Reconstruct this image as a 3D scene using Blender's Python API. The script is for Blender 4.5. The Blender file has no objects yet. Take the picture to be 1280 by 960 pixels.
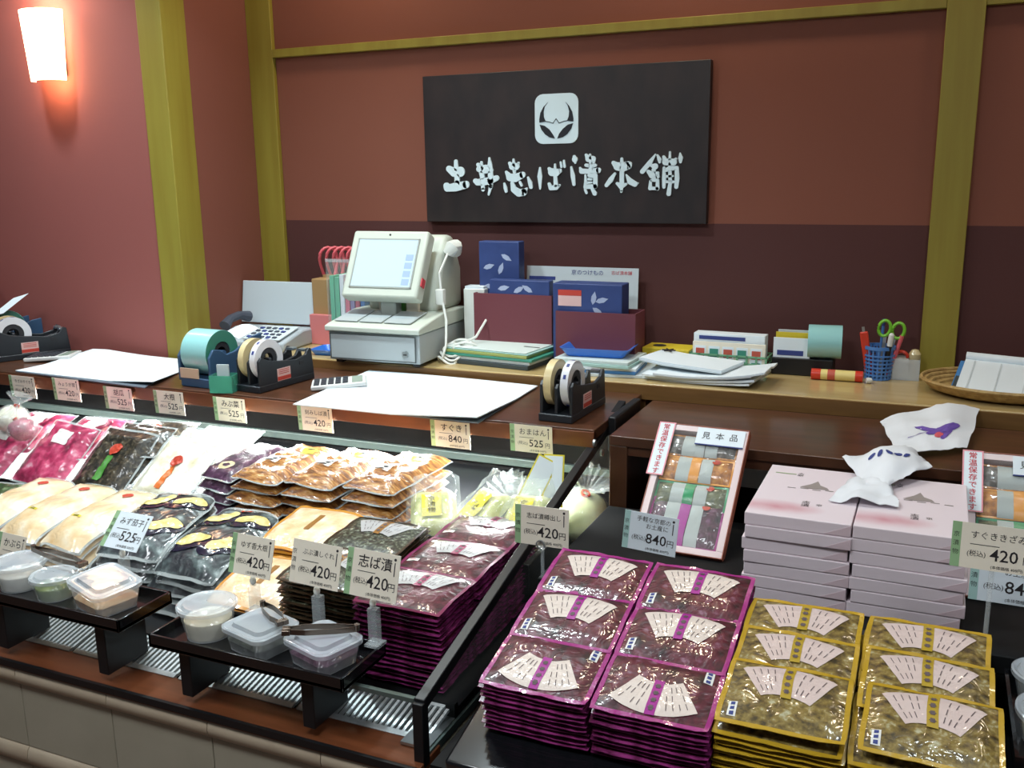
import bpy, bmesh, math, random
from mathutils import Vector, Matrix, noise
from math import sin, cos, pi, radians, atan2, hypot
SC = bpy.context.scene
COL = SC.collection
# ------------------------------------------------------------------ camera
cam_d = bpy.data.cameras.new('camera'); cam = bpy.data.objects.new('camera', cam_d); COL.objects.link(cam)
_p, _y, _r = 0.219205, 0.41787, 0.014534            # pitch down, yaw left, roll
fw = Vector((-sin(_y)*cos(_p), cos(_y)*cos(_p), -sin(_p)))
r0 = Vector((cos(_y), sin(_y), 0)); d0 = fw.cross(r0)
rt = cos(_r)*r0 + sin(_r)*d0; dn = -sin(_r)*r0 + cos(_r)*d0
mw = Matrix((rt, -dn, -fw)).transposed().to_4x4(); mw.translation = (0, 0, 1.56)
cam.matrix_world = mw
cam_d.sensor_width = 36; cam_d.lens = 36*1191.66/1280; cam_d.clip_start = 0.02
SC.camera = cam
# ------------------------------------------------------------------ view, world
SC.view_settings.view_transform = 'Standard'; SC.view_settings.look = 'None'
SC.view_settings.gamma = 1; SC.view_settings.use_curve_mapping = False
SC.view_settings.exposure = 0.0
wd = bpy.data.worlds.new('world'); SC.world = wd; wd.use_nodes = True
wd.node_tree.nodes['Background'].inputs[0].default_value = (0.90, 0.93, 1.0, 1)
wd.node_tree.nodes['Background'].inputs[1].default_value = 0.09
DOWNLIGHT_W = 8.5; PANEL_W = 13.0; CASE_W = 37.0; SCONCE_W = 2.6; COOL = (.82,.96,1.0); WARM = (1.0,.80,.55)

# ------------------------------------------------------------------ materials
def lin(c):
    return tuple(((v/255)/12.92 if v/255 <= .04045 else ((v/255+.055)/1.055)**2.4) for v in c[:3]) + (1,)
MATS = {}
def mat(name, c, rough=.5, metal=0, coat=0, c2=None, scale=20, detail=3, bump=0, bscale=60, spec=.5,
        alpha=1, emit=None, estr=0, ramp=None, stretch=(1,1,1), kind='noise', trans=0, lo=.35, hi=.65, coatr=.06):
    if name in MATS: return MATS[name]
    m = bpy.data.materials.new(name); m.use_nodes = True; nt = m.node_tree
    b = nt.nodes['Principled BSDF']; I = b.inputs
    I['Base Color'].default_value = lin(c); I['Roughness'].default_value = rough; I['Metallic'].default_value = metal
    I['Coat Weight'].default_value = coat; I['Coat Roughness'].default_value = coatr; I['Specular IOR Level'].default_value = spec
    I['Alpha'].default_value = alpha; I['Transmission Weight'].default_value = trans
    if emit: I['Emission Color'].default_value = lin(emit); I['Emission Strength'].default_value = estr
    tc = None
    def coords():
        nonlocal tc
        if tc is None:
            t = nt.nodes.new('ShaderNodeTexCoord'); mp = nt.nodes.new('ShaderNodeMapping')
            mp.inputs['Scale'].default_value = stretch
            nt.links.new(t.outputs['Object'], mp.inputs[0]); tc = mp.outputs[0]
        return tc
    if c2 or ramp:
        if kind == 'voronoi':
            n = nt.nodes.new('ShaderNodeTexVoronoi'); n.inputs['Scale'].default_value = scale; out = n.outputs['Color']
        elif kind == 'wave':
            n = nt.nodes.new('ShaderNodeTexWave'); n.inputs['Scale'].default_value = scale; n.inputs['Distortion'].default_value = 3
            n.inputs['Detail'].default_value = detail; out = n.outputs['Fac']
        else:
            n = nt.nodes.new('ShaderNodeTexNoise'); n.inputs['Scale'].default_value = scale
            n.inputs['Detail'].default_value = detail; out = n.outputs['Fac']
        nt.links.new(coords(), n.inputs['Vector'])
        r = nt.nodes.new('ShaderNodeValToRGB'); e = r.color_ramp.elements
        if ramp:
            while len(e) < len(ramp): e.new(.5)
            for el, (p, cc) in zip(e, ramp): el.position = p; el.color = lin(cc)
        else:
            e[0].position = lo; e[1].position = hi; e[0].color = lin(c); e[1].color = lin(c2)
        nt.links.new(out, r.inputs[0]); nt.links.new(r.outputs[0], I['Base Color'])
    if bump:
        n = nt.nodes.new('ShaderNodeTexNoise'); n.inputs['Scale'].default_value = bscale; n.inputs['Detail'].default_value = 2
        nt.links.new(coords(), n.inputs['Vector'])
        bp = nt.nodes.new('ShaderNodeBump'); bp.inputs['Strength'].default_value = bump; bp.inputs['Distance'].default_value = .004
        hsrc = n.outputs['Fac']
        if coat >= 1:      # plastic film: sharp creases
            n.inputs['Distortion'].default_value = 1.2; s1 = nt.nodes.new('ShaderNodeMath'); s1.operation='SUBTRACT'; s1.inputs[1].default_value=.5
            s2 = nt.nodes.new('ShaderNodeMath'); s2.operation='ABSOLUTE'; nt.links.new(hsrc,s1.inputs[0]); nt.links.new(s1.outputs[0],s2.inputs[0]); hsrc = s2.outputs[0]; bp.inputs['Distance'].default_value = .012
        nt.links.new(hsrc, bp.inputs['Height']); nt.links.new(bp.outputs[0], I['Normal'])
        if coat: nt.links.new(bp.outputs[0], I['Coat Normal'])
    MATS[name] = m; return m
def film(name, fac=.22, c=(235,245,245), rough=.08, bump=.6, bscale=45, diff=.06):
    """clear plastic film: mostly transparent, part gloss, a little white haze"""
    if name in MATS: return MATS[name]
    m = bpy.data.materials.new(name); m.use_nodes = True; nt = m.node_tree; nt.nodes.clear()
    o = nt.nodes.new('ShaderNodeOutputMaterial'); t = nt.nodes.new('ShaderNodeBsdfTransparent')
    p = nt.nodes.new('ShaderNodeBsdfPrincipled'); mx = nt.nodes.new('ShaderNodeMixShader')
    p.inputs['Base Color'].default_value = lin(c); p.inputs['Roughness'].default_value = rough
    p.inputs['Specular IOR Level'].default_value = 1.0; p.inputs['Coat Weight'].default_value = 1
    mx.inputs[0].default_value = fac
    n = nt.nodes.new('ShaderNodeTexNoise'); n.inputs['Scale'].default_value = bscale; n.inputs['Detail'].default_value = 2
    tcn = nt.nodes.new('ShaderNodeTexCoord'); nt.links.new(tcn.outputs['Object'], n.inputs['Vector'])
    bp = nt.nodes.new('ShaderNodeBump'); bp.inputs['Strength'].default_value = bump; bp.inputs['Distance'].default_value = .004
    nt.links.new(n.outputs['Fac'], bp.inputs['Height']); nt.links.new(bp.outputs[0], p.inputs['Normal']); nt.links.new(bp.outputs[0], p.inputs['Coat Normal'])
    nt.links.new(t.outputs[0], mx.inputs[1]); nt.links.new(p.outputs[0], mx.inputs[2]); nt.links.new(mx.outputs[0], o.inputs[0])
    MATS[name] = m; return m
def M(n): return MATS[n]

# ------------------------------------------------------------------ mesh helpers
class MB:
    def __init__(s): s.v = []; s.f = []
    def add(s, vs, fs, T=None):
        k = len(s.v)
        s.v += [tuple(T @ Vector(p)) if T is not None else tuple(p) for p in vs]
        s.f += [tuple(i+k for i in f) for f in fs]; return s
    def box(s, x0, x1, y0, y1, z0, z1, T=None):
        vs = [(x,y,z) for z in (z0,z1) for y in (y0,y1) for x in (x0,x1)]
        return s.add(vs, [(0,2,3,1),(4,5,7,6),(0,1,5,4),(2,6,7,3),(0,4,6,2),(1,3,7,5)], T)
    def prism(s, pts, z0, z1, T=None):
        """polygon in local XY pushed along Z"""
        n = len(pts)
        a = sum(pts[i][0]*pts[(i+1)%n][1]-pts[(i+1)%n][0]*pts[i][1] for i in range(n))
        if a < 0: pts = pts[::-1]
        vs = [(x,y,z0) for x,y in pts]+[(x,y,z1) for x,y in pts]
        fs = [tuple(range(n-1,-1,-1)), tuple(range(n,2*n))]+[(i,(i+1)%n,n+(i+1)%n,n+i) for i in range(n)]
        return s.add(vs, fs, T)
    def lathe(s, prof, n=24, T=None, cap=True):
        """profile [(r,z)...] round Z"""
        vs = []; fs = []
        for r,z in prof: vs += [(r*cos(2*pi*i/n), r*sin(2*pi*i/n), z) for i in range(n)]
        for k in range(len(prof)-1):
            for i in range(n):
                j = (i+1)%n; fs.append((k*n+i, k*n+j, (k+1)*n+j, (k+1)*n+i))
        if cap:
            fs.append(tuple(range(n-1,-1,-1))); q = (len(prof)-1)*n; fs.append(tuple(range(q,q+n)))
        return s.add(vs, fs, T)
    def cyl(s, r, z0, z1, n=20, T=None): return s.lathe([(r,z0),(r,z1)], n, T)
    def ring(s, ri, ro, z0, z1, n=32, T=None):
        vs=[];fs=[]
        for (r,z) in ((ri,z0),(ro,z0),(ro,z1),(ri,z1)): vs += [(r*cos(2*pi*i/n), r*sin(2*pi*i/n), z) for i in range(n)]
        for k in range(4):
            for i in range(n):
                j=(i+1)%n; k2=(k+1)%4; fs.append((k*n+i,k*n+j,k2*n+j,k2*n+i))
        return s.add(vs, fs, T)
    def tube(s, path, r, n=8, T=None):
        path = [Vector(p) for p in path]; vs = []; fs = []; up = Vector((0,0,1))
        for k,p in enumerate(path):
            d = (path[min(k+1,len(path)-1)]-path[max(k-1,0)]).normalized()
            a = d.cross(up);
            if a.length < .05: a = d.cross(Vector((0,1,0)))
            a.normalize(); b = a.cross(d); rr = r[k] if isinstance(r,(list,tuple)) else r
            vs += [tuple(p+a*rr*cos(2*pi*i/n)+b*rr*sin(2*pi*i/n)) for i in range(n)]
        for k in range(len(path)-1):
            for i in range(n):
                j=(i+1)%n; fs.append((k*n+i,k*n+j,(k+1)*n+j,(k+1)*n+i))
        fs.append(tuple(range(n-1,-1,-1))); q=(len(path)-1)*n; fs.append(tuple(range(q,q+n)))
        return s.add(vs, fs, T)
    def grid(s, fn, nu, nv, T=None, thick=0):
        """surface fn(u,v)->xyz; thick adds a back face pushed along -normal z"""
        vs=[fn(i/nu,j/nv) for j in range(nv+1) for i in range(nu+1)]
        w=nu+1; fs=[(j*w+i,j*w+i+1,(j+1)*w+i+1,(j+1)*w+i) for j in range(nv) for i in range(nu)]
        if thick:
            k=len(vs); vs += [(x,y,z-thick) for x,y,z in vs]
            fs += [tuple(k+i for i in f[::-1]) for f in fs]
            b=[i for i in range(w)]+[j*w+nu for j in range(1,nv+1)]+[nv*w+i for i in range(nu-1,-1,-1)]+[j*w for j in range(nv-1,0,-1)]
            fs += [(b[i],k+b[i],k+b[(i+1)%len(b)],b[(i+1)%len(b)]) for i in range(len(b))]
        return s.add(vs, fs, T)
    def stroke(s, pts, z0, z1, T=None, n=8):
        """brush stroke: capsule chain outline, pushed along Z (pts = x,y,r)"""
        for i,(x,y,r) in enumerate(pts):
            s.prism([(x+r*cos(2*pi*k/(2*n)), y+r*sin(2*pi*k/(2*n))) for k in range(2*n)], z0, z1-1e-5*i, T)
        for (x,y,r),(X,Y,R) in zip(pts, pts[1:]):
            d=hypot(X-x,Y-y) or 1; px,py=-(Y-y)/d,(X-x)/d
            s.prism([(x+px*r,y+py*r),(X+px*R,Y+py*R),(X-px*R,Y-py*R),(x-px*r,y-py*r)], z0, z1-3e-5, T)
        return s
    def mesh(s, name, m, smooth=35):
        me = bpy.data.meshes.new(name); me.from_pydata(s.v, [], s.f)
        if m: me.materials.append(MATS[m] if isinstance(m,str) else m)
        if smooth:
            me.polygons.foreach_set('use_smooth', [True]*len(me.polygons)); me.set_sharp_from_angle(angle=radians(smooth))
        me.update(); return me
    def build(s, name, m, parent=None, loc=(0,0,0), rot=(0,0,0), bevel=0, smooth=35, seg=2):
        return put(name, s.mesh(name, m, smooth), parent, loc, rot, bevel, seg)
def put(name, me, parent=None, loc=(0,0,0), rot=(0,0,0), bevel=0, seg=2):
    o = bpy.data.objects.new(name, me); COL.objects.link(o); o.location = loc; o.rotation_euler = rot
    if parent: o.parent = parent
    if bevel:
        b = o.modifiers.new('bevel','BEVEL'); b.width = bevel; b.segments = seg; b.limit_method = 'ANGLE'; b.angle_limit = radians(40)
    return o
def thing(name, label, cat, loc=(0,0,0), rot=(0,0,0), group=None):
    o = bpy.data.objects.new(name, None); COL.objects.link(o); o.empty_display_size = .03
    o.location = loc; o.rotation_euler = rot; return tag(o, label, cat, group)
def tag(o, label, cat, group=None, kind=None):
    o['label'] = label; o['category'] = cat
    if group: o['group'] = group
    if kind: o['kind'] = kind
    return o
def struct(o, label=None):
    o['kind'] = 'structure'
    if label: o['label'] = label; o['category'] = o.name.split('_')[0].rstrip('.0123456789')
    return o
def BX(x0,x1,y0,y1,z0,z1): return MB().box(x0,x1,y0,y1,z0,z1)
def RX(a): return Matrix.Rotation(a,4,'X')
def RY(a): return Matrix.Rotation(a,4,'Y')
def RZ(a): return Matrix.Rotation(a,4,'Z')
def TR(x,y,z): return Matrix.Translation((x,y,z))
def rrect(w, h, r, n=5):
    o=[]
    for cx,cy,a in ((w/2-r,h/2-r,0),(-w/2+r,h/2-r,90),(-w/2+r,-h/2+r,180),(w/2-r,-h/2+r,270)):
        o += [(cx+r*cos(radians(a+90*i/n)), cy+r*sin(radians(a+90*i/n))) for i in range(n+1)]
    return o
TXT = {}
def text_mesh(body, size, m, bold=0, space=1.0):
    k = (body,size,m,bold)
    if k in TXT: return TXT[k]
    c = bpy.data.curves.new('lettering','FONT'); c.body = body; c.size = size; c.align_x = 'CENTER'; c.align_y = 'CENTER'
    c.offset = bold; c.resolution_u = 2; c.space_line = space
    o = bpy.data.objects.new('lettering', c)
    me = bpy.data.meshes.new_from_object(o); bpy.data.objects.remove(o); bpy.data.curves.remove(c)
    me.name = 'lettering'; me.materials.clear(); me.materials.append(MATS[m]); TXT[k] = me; return me
def text(body, size, m, parent, loc, bold=0, name='lettering', rot=(0,0,0), space=1.0, sx=1):
    o = put(name, text_mesh(body,size,m,bold,space), parent, loc, rot); o.scale = (sx,1,1); return o

# base palette
mat('wall_red',(128,74,60),.8,bump=.08,bscale=250)
mat('wall_pink',(150,84,78),.8,bump=.08,bscale=250)
mat('post_yellow',(148,136,50),.55,c2=(138,122,40),scale=3,stretch=(8,8,.6))
mat('sign_wood',(44,34,34),.45,c2=(30,25,27),scale=6,stretch=(2,1,30))
mat('sign_white',(214,232,238),.5); mat('sign_dark',(22,26,34),.5)
mat('tan_laminate',(190,166,116),.28,c2=(180,154,102),scale=4,stretch=(1,12,1),coat=.3)
mat('tan_edge',(124,88,46),.45,c2=(110,76,38),scale=5,stretch=(1,8,8))
mat('wood_brown',(88,54,36),.30,c2=(72,44,28),scale=5,stretch=(1,10,1),coat=.25,coatr=.2)
mat('wood_red',(114,64,38),.35,c2=(98,54,30),scale=5,stretch=(1,10,6))
mat('black_gloss',(16,17,20),.16,coat=.6); mat('black_satin',(18,19,22),.42); mat('black_matte',(13,14,16),.65,spec=.25)
mat('case_black',(11,12,15),.6,spec=.25); mat('rail_steel',(104,120,116),.4,metal=.5)
mat('steel',(190,198,200),.3,metal=.9); mat('grate_white',(210,218,220),.35,metal=.3)
mat('tile',(172,166,148),.4,c2=(160,154,136),scale=4,detail=5,bump=.05); mat('nose_tile',(186,172,150),.35,c2=(174,158,136),scale=5)
mat('grout',(190,182,160),.8); mat('floor',(92,62,44),.5,c2=(80,52,36),scale=3,stretch=(1,6,1))
mat('ceiling',(200,196,188),.9)
mat('paper',(226,236,242),.6); mat('paper_grey',(200,210,214),.6); mat('card_cream',(236,228,210),.5); mat('card_green',(150,186,140),.5)
mat('ink',(40,36,38),.6); mat('ink_red',(196,60,70),.6); mat('ink_blue',(50,64,130),.6); mat('pink_edge',(232,150,160),.5)
mat('clear_acrylic',(225,235,238),.1,alpha=.24,coat=1)
mat('white_plastic',(226,228,222),.35)
film('clear_film'); film('clear_film_soft',.16); film('glass',.07,(225,240,238),.02,0); film('tub_plastic',.42,(225,232,236),.25,.1,20)
film('lid_plastic',.5,(222,232,240),.2,.15,30)
SIGN=[
[[(-423,-68,10),(-403,-81,14),(-377,-79,16)],[(-394,-42,6),(-393,-67,8),(-391,-96,9),(-391,-119,9)],[(-435,-129,11),(-433,-137,11),(-398,-133,14),(-355,-125,12)],],
[[(-305,-55,6),(-295,-68,9),(-289,-97,8),(-287,-143,6)],[(-292,-47,4),(-290,-68,6)],[(-260,-33,3),(-258,-58,8),(-256,-97,9),(-256,-131,7),(-265,-161,3)],[(-302,-71,9),(-276,-71,14),(-253,-75,7)],[(-317,-112,8),(-309,-117,10),(-283,-115,12),(-257,-111,11),(-233,-103,9)],],
[[(-166,-39,3),(-165,-59,6),(-163,-83,5)],[(-181,-52,5),(-171,-63,11),(-154,-63,10),(-147,-52,4)],[(-173,-67,7),(-154,-68,7)],[(-195,-82,4),(-181,-101,12),(-159,-103,13),(-132,-93,10)],[(-172,-121,6),(-166,-143,10),(-147,-155,12),(-127,-153,11),(-117,-141,4)],[(-203,-122,3),(-199,-137,6),(-196,-149,5)],[(-142,-118,4),(-136,-129,4)],[(-111,-102,3),(-103,-121,7),(-100,-135,6)],],
[[(-65,-70,3),(-66,-99,8),(-65,-141,3)],[(-31,-73,5),(-21,-85,12),(-5,-86,12),(9,-81,7)],[(-9,-59,3),(-8,-100,6),(-6,-128,7)],[(-31,-125,5),(-25,-139,7),(-5,-137,8),(7,-130,4)],[(12,-52,3),(15,-67,4)],[(24,-47,3),(27,-67,4)],],
[[(62,-34,5),(64,-43,9),(66,-55,3)],[(51,-69,3),(57,-98,7),(61,-127,5)],[(105,-29,4),(114,-42,10),(130,-43,9),(130,-51,8)],[(119,-28,3),(121,-39,5)],[(105,-63,5),(123,-66,6),(138,-64,5)],[(122,-50,5),(122,-82,7)],[(83,-72,3),(89,-83,8),(117,-84,7),(150,-81,8)],[(103,-97,3),(104,-120,5),(104,-137,7)],[(117,-97,6),(138,-99,8)],[(139,-99,7),(139,-134,7)],[(114,-110,4),(125,-111,3)],[(106,-122,4),(125,-121,3)],[(104,-135,7),(138,-135,7)],[(102,-145,4),(107,-156,4)],[(128,-144,5),(137,-158,7)],],
[[(203,-57,6),(217,-69,12),(237,-71,14),(254,-66,12),(260,-62,7)],[(232,-44,4),(233,-75,7),(233,-122,7),(232,-152,4)],[(208,-93,4),(194,-113,8),(179,-131,6)],[(248,-97,2),(262,-119,9),(279,-128,8),(290,-125,2)],[(216,-125,4),(231,-134,9),(248,-128,4)],],
[[(348,-32,2),(330,-58,7),(304,-87,7)],[(355,-35,3),(362,-49,6),(363,-57,4)],[(336,-68,5),(348,-71,9)],[(324,-87,5),(338,-99,10),(357,-93,5)],[(357,-94,4),(359,-105,4)],[(343,-81,6),(344,-114,6)],[(333,-119,4),(332,-142,6)],[(357,-117,5),(357,-143,6)],[(333,-142,5),(356,-143,5)],[(336,-116,4),(357,-116,5)],[(397,-26,3),(397,-55,4),(398,-75,5)],[(376,-40,4),(383,-57,10),(410,-58,10),(417,-48,4)],[(378,-76,4),(379,-110,6),(379,-138,5)],[(379,-85,5),(398,-78,7),(421,-77,6)],[(421,-78,6),(423,-111,7),(421,-138,6)],[(398,-75,5),(400,-124,5),(396,-160,7)],[(382,-104,4),(408,-103,3)],[(383,-121,4),(410,-122,4)],[(431,-30,2),(433,-45,7),(433,-58,4)],],
]
# ================================================================== THE SETTING
H = 2.75
o = struct(BX(-5,1.6,-2.2,3.4,-.05,0).build('floor','floor')); 
o = struct(BX(-5,1.6,-2.2,3.4,H,H+.05).build('ceiling','ceiling'))
# back wall: two paint colours, parted at 1.38 m
def wall_mat():
    m = mat('wall_two_tone',(126,70,58),.8,bump=.06,bscale=250); nt = m.node_tree; b = nt.nodes['Principled BSDF']
    g = nt.nodes.new('ShaderNodeNewGeometry'); sx = nt.nodes.new('ShaderNodeSeparateXYZ'); gt = nt.nodes.new('ShaderNodeMath'); gt.operation='GREATER_THAN'
    gt.inputs[1].default_value = 1.382; mx = nt.nodes.new('ShaderNodeMix'); mx.data_type='RGBA'
    mx.inputs['A'].default_value = lin((80,42,39)); mx.inputs['B'].default_value = lin((128,74,57))
    nt.links.new(g.outputs['Position'], sx.inputs[0]); nt.links.new(sx.outputs['Z'], gt.inputs[0])
    nt.links.new(gt.outputs[0], mx.inputs['Factor']); nt.links.new(mx.outputs['Result'], b.inputs['Base Color']); return m
struct(BX(-2.6,1.6,3.2,3.3,0,H).build('wall_back', wall_mat()))
struct(BX(-2.62,-2.523,2.8,3.2,0,H).build('wall_side','wall_red'))
struct(BX(-5,-2.6,2.724,2.84,0,H).build('wall_left','wall_pink'))
struct(BX(-2.523,-2.407,3.18,3.2,0,H).build('trim_1','post_yellow',bevel=.002))
struct(BX(-2.628,-2.518,2.715,2.838,0,H).build('trim_2','post_yellow',bevel=.003))
struct(BX(-.022,.080,3.175,3.2,0,H).build('trim_3','post_yellow',bevel=.002))
struct(BX(-2.407,-.022,3.178,3.2,2.003,2.034).build('trim_4','post_yellow',bevel=.002))
struct(BX(.08,1.6,3.178,3.2,2.003,2.034).build('trim_5','post_yellow',bevel=.002))
struct(BX(-2.407,1.6,3.18,3.2,2.60,2.66).build('trim_6','post_yellow'))
# ceiling lamps: recessed downlights over the counter, added warm wall washers, and panel lamps over the aisle
def area(parent, loc, rot, sx, sy, w, c, spread=180):
    l = bpy.data.lights.new('lamp_light','AREA'); l.shape='RECTANGLE'; l.size=sx; l.size_y=sy; l.energy=w; l.color=c; l.spread=radians(spread)
    o = bpy.data.objects.new('lamp_light', l); COL.objects.link(o); o.parent=parent; o.location=loc; o.rotation_euler=rot; return o
mat('lamp_glow',(255,255,250),.5,emit=(240,248,255),estr=6)
for x,y,pw,col,wh in [(-3.0,2.3,1.0,COOL,'over the left end of the display case'),(-2.0,2.25,1.15,COOL,'over the blue label dispenser'),(-1.35,2.25,1.0,COOL,'over the middle paper pad'),(.25,2.1,.25,COOL,'over the gift box stacks'),
                   (-1.9,2.93,.6,WARM,'added to brighten the back wall, above the cash register'),(-.75,2.93,.6,WARM,'added to brighten the back wall, right of the sign'),(.55,2.93,.4,WARM,'added to brighten the back wall, right of the yellow post')]:  # WARM ones are added to brighten the upper back wall
    t = thing('downlight','round white recessed ceiling downlight '+wh,'ceiling lamp',(x,y,H))
    MB().ring(.075,.1,-.012,.0,32).build('trim_ring','white_plastic',t); MB().cyl(.075,-.004,-.001,24).build('diffuser','lamp_glow',t)
    l = bpy.data.lights.new('lamp_light','AREA'); l.shape='DISK'; l.size=.14; l.energy=DOWNLIGHT_W*pw; l.color=col; l.spread=radians(180 if col is WARM else 110)
    lo = bpy.data.objects.new('lamp_light', l); COL.objects.link(lo); lo.parent=t; lo.location=(0,0,-.016)
for x,y,pw,wh in [(-2.6,.5,1.1,'left of the aisle'),(-.9,.4,1.7,'in the middle of the aisle'),(.8,.5,.6,'right of the aisle')]:
    t = thing('panel_lamp','flat square ceiling panel lamp '+wh,'ceiling lamp',(x,y,H))
    MB().box(-.32,.32,-.32,.32,-.03,0).build('housing','white_plastic',t); BX(-.29,.29,-.29,.29,-.034,-.030).build('diffuser','lamp_glow',t)
    area(t,(0,0,-.04),(0,0,0),.56,.56,PANEL_W*pw,(.92,.97,1.0))
# sconce on the pink wall
mat('sconce_shade',(255,240,215),.4,emit=(255,214,160),estr=9); mat('sconce_metal',(96,84,64),.4,metal=.5)
t = thing('wall_sconce','lit cream wall lamp with a curved shade on the pink wall','wall lamp',(-3.04,2.724,1.93))
BX(-.05,.05,-.02,0,0,.20).build('backplate','sconce_metal',t,bevel=.003)
def sh(u,v):
    a = (u-.5)*2; k = .5+.5*v
    return (a*(.078+.016*v), -.035-.075*(1-a*a)**.5*(.8+.2*v) if abs(a)<1 else -.035, -.02+.245*v)
MB().grid(lambda u,v: sh(u,v), 18, 6).build('shade','sconce_shade',t)
BX(-.012,.012,-.045,0,.02,.035).build('bracket','sconce_metal',t); BX(-.012,.012,-.045,0,.17,.185).build('bracket','sconce_metal',t)
l = bpy.data.lights.new('lamp_light','POINT'); l.energy=SCONCE_W; l.color=(1,.62,.42); l.shadow_soft_size=.04
lo = bpy.data.objects.new('lamp_light', l); COL.objects.link(lo); lo.parent=t; lo.location=(0,-.10,.26)
l = bpy.data.lights.new('lamp_light','POINT'); l.energy=SCONCE_W*.25; l.color=(1,.5,.22); l.shadow_soft_size=.03
lo = bpy.data.objects.new('lamp_light', l); COL.objects.link(lo); lo.parent=t; lo.location=(.02,-.05,-.03)

# ================================================================== SIGN
t = thing('shop_sign','dark wooden shop sign with white brush lettering on the back wall','sign',(-1.2215,3.17,1.641),(pi/2,0,0))
BX(-.523,.523,-.259,.259,-.03,0).build('board','sign_wood',t,bevel=.002)
em = MB().prism([(x-.0035,y+.094) for x,y in rrect(.159,.166,.03)],0,.004).build('emblem','sign_white',t)
for P in ([(-34,149),(-50,135),(-62,115),(-66,94),(-66,83),(-42,86),(-49,100),(-50,117),(-46,135)],[(30,149),(44,134),(55,115),(59,94),(59,83),(36,86),(42,100),(44,117),(39,135)],
          [(-65,76),(-59,60),(-45,43),(-29,33),(-8,28),(-16,42),(-29,59),(-47,72)],[(58,77),(51,59),(37,42),(21,32),(0,28),(7,44),(21,60),(39,73)]):
    MB().prism([(a/1000,b/1000) for a,b in P],.004,.0055).build('emblem_mark','sign_dark',em,smooth=0)
L = [(-42,86),(-29,84),(-16,79),(-4,94),(7,79),(26,85),(36,86)]
MB().stroke([(a/1000,b/1000,.0012) for a,b in L],.004,.005).build('emblem_line','sign_dark',em,smooth=0)
for st in SIGN:
    b = MB()
    for s in st: b.stroke([(x/1000,y/1000,r*1.12/1000) for x,y,r in s],0,.006)
    b.build('character','sign_white',t,smooth=0)

# ================================================================== BACK COUNTER (tan)
t = thing('back_counter','tan laminate service counter running along the back wall','counter',(0,0,0))
BX(-2.5,1.5,2.77,3.175,.888,.92).build('worktop','tan_laminate',t,bevel=.003)
BX(-2.5,1.5,2.764,2.77,.872,.916).build('edge_strip','tan_edge',t)
for x in (-2.5,-1.7,-.83,.6,1.46): BX(x,x+.045,2.78,3.16,0,.888).build('upright','tan_edge',t)
BX(-2.45,1.46,3.10,3.12,0,.888).build('back_panel','case_black',t)
BX(-2.45,1.46,2.80,3.10,.45,.47).build('shelf','tan_edge',t)

# ================================================================== DISPLAY CASE (left)
XR = -.80; XL = -3.6
t = thing('display_case','long tiled refrigerated display case with brown wooden top','display case',(0,0,0))
BX(XL,XR+.01,2.31,2.755,.862,.89).build('top_board','wood_brown',t,bevel=.002)
BX(XL,XR+.01,2.306,2.324,.842,.884).build('top_fascia','wood_red',t,bevel=.001)
BX(XL,XR,2.60,2.63,.2,.862).build('inner_back','case_black',t)
BX(XL,XR,2.585,2.60,.668,.694).build('inner_rail','rail_steel',t,bevel=.003)
BX(XL,XR,1.50,2.60,.48,.525).build('deck','case_black',t)
BX(XL,-1.12,1.945,2.60,.525,.652).build('riser_step','black_satin',t,bevel=.003)
BX(-1.118,-.83,1.955,2.19,.525,.645).build('riser_step','black_satin',t,bevel=.003)
BX(XL,XR+.01,1.335,1.42,.478,.50).build('wooden_ledge','wood_red',t,bevel=.002)
BX(XL,XR+.01,1.328,1.336,.488,.503).build('edge_strip','black_satin',t)
# sloping air grilles behind the ledge
ga = atan2(.03,.085)
for k in range(9):
    x0 = XR-.02-.31*(k+1)+.012; x1 = XR-.02-.31*k
    g = BX(x0,x1,0,.095,-.012,-.008).build('air_grille','case_black',t,(0,1.415,.502),(ga,0,0))
    BX(x0,x1,0,.012,-.008,0).build('rim','grate_white',g); BX(x0,x1,.083,.095,-.008,0).build('rim','grate_white',g)
    b = MB(); n = 22
    for i in range(n+1):
        xx = x0+(x1-x0-.005)*i/n; b.add([(xx,.012,-.008),(xx+.006,.012,-.008),(xx+.016,.083,-.008),(xx+.010,.083,-.008),(xx,.012,-.001),(xx+.006,.012,-.001),(xx+.016,.083,-.001),(xx+.010,.083,-.001)],
              [(0,3,2,1),(4,5,6,7),(0,1,5,4),(2,3,7,6),(1,2,6,5),(0,4,7,3)])
    s_ = b.build('slats','grate_white',g,smooth=0); s_['kind']='stuff'
BX(XL,XR,1.50,1.515,.50,.536).build('deck_lip','case_black',t)
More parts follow.
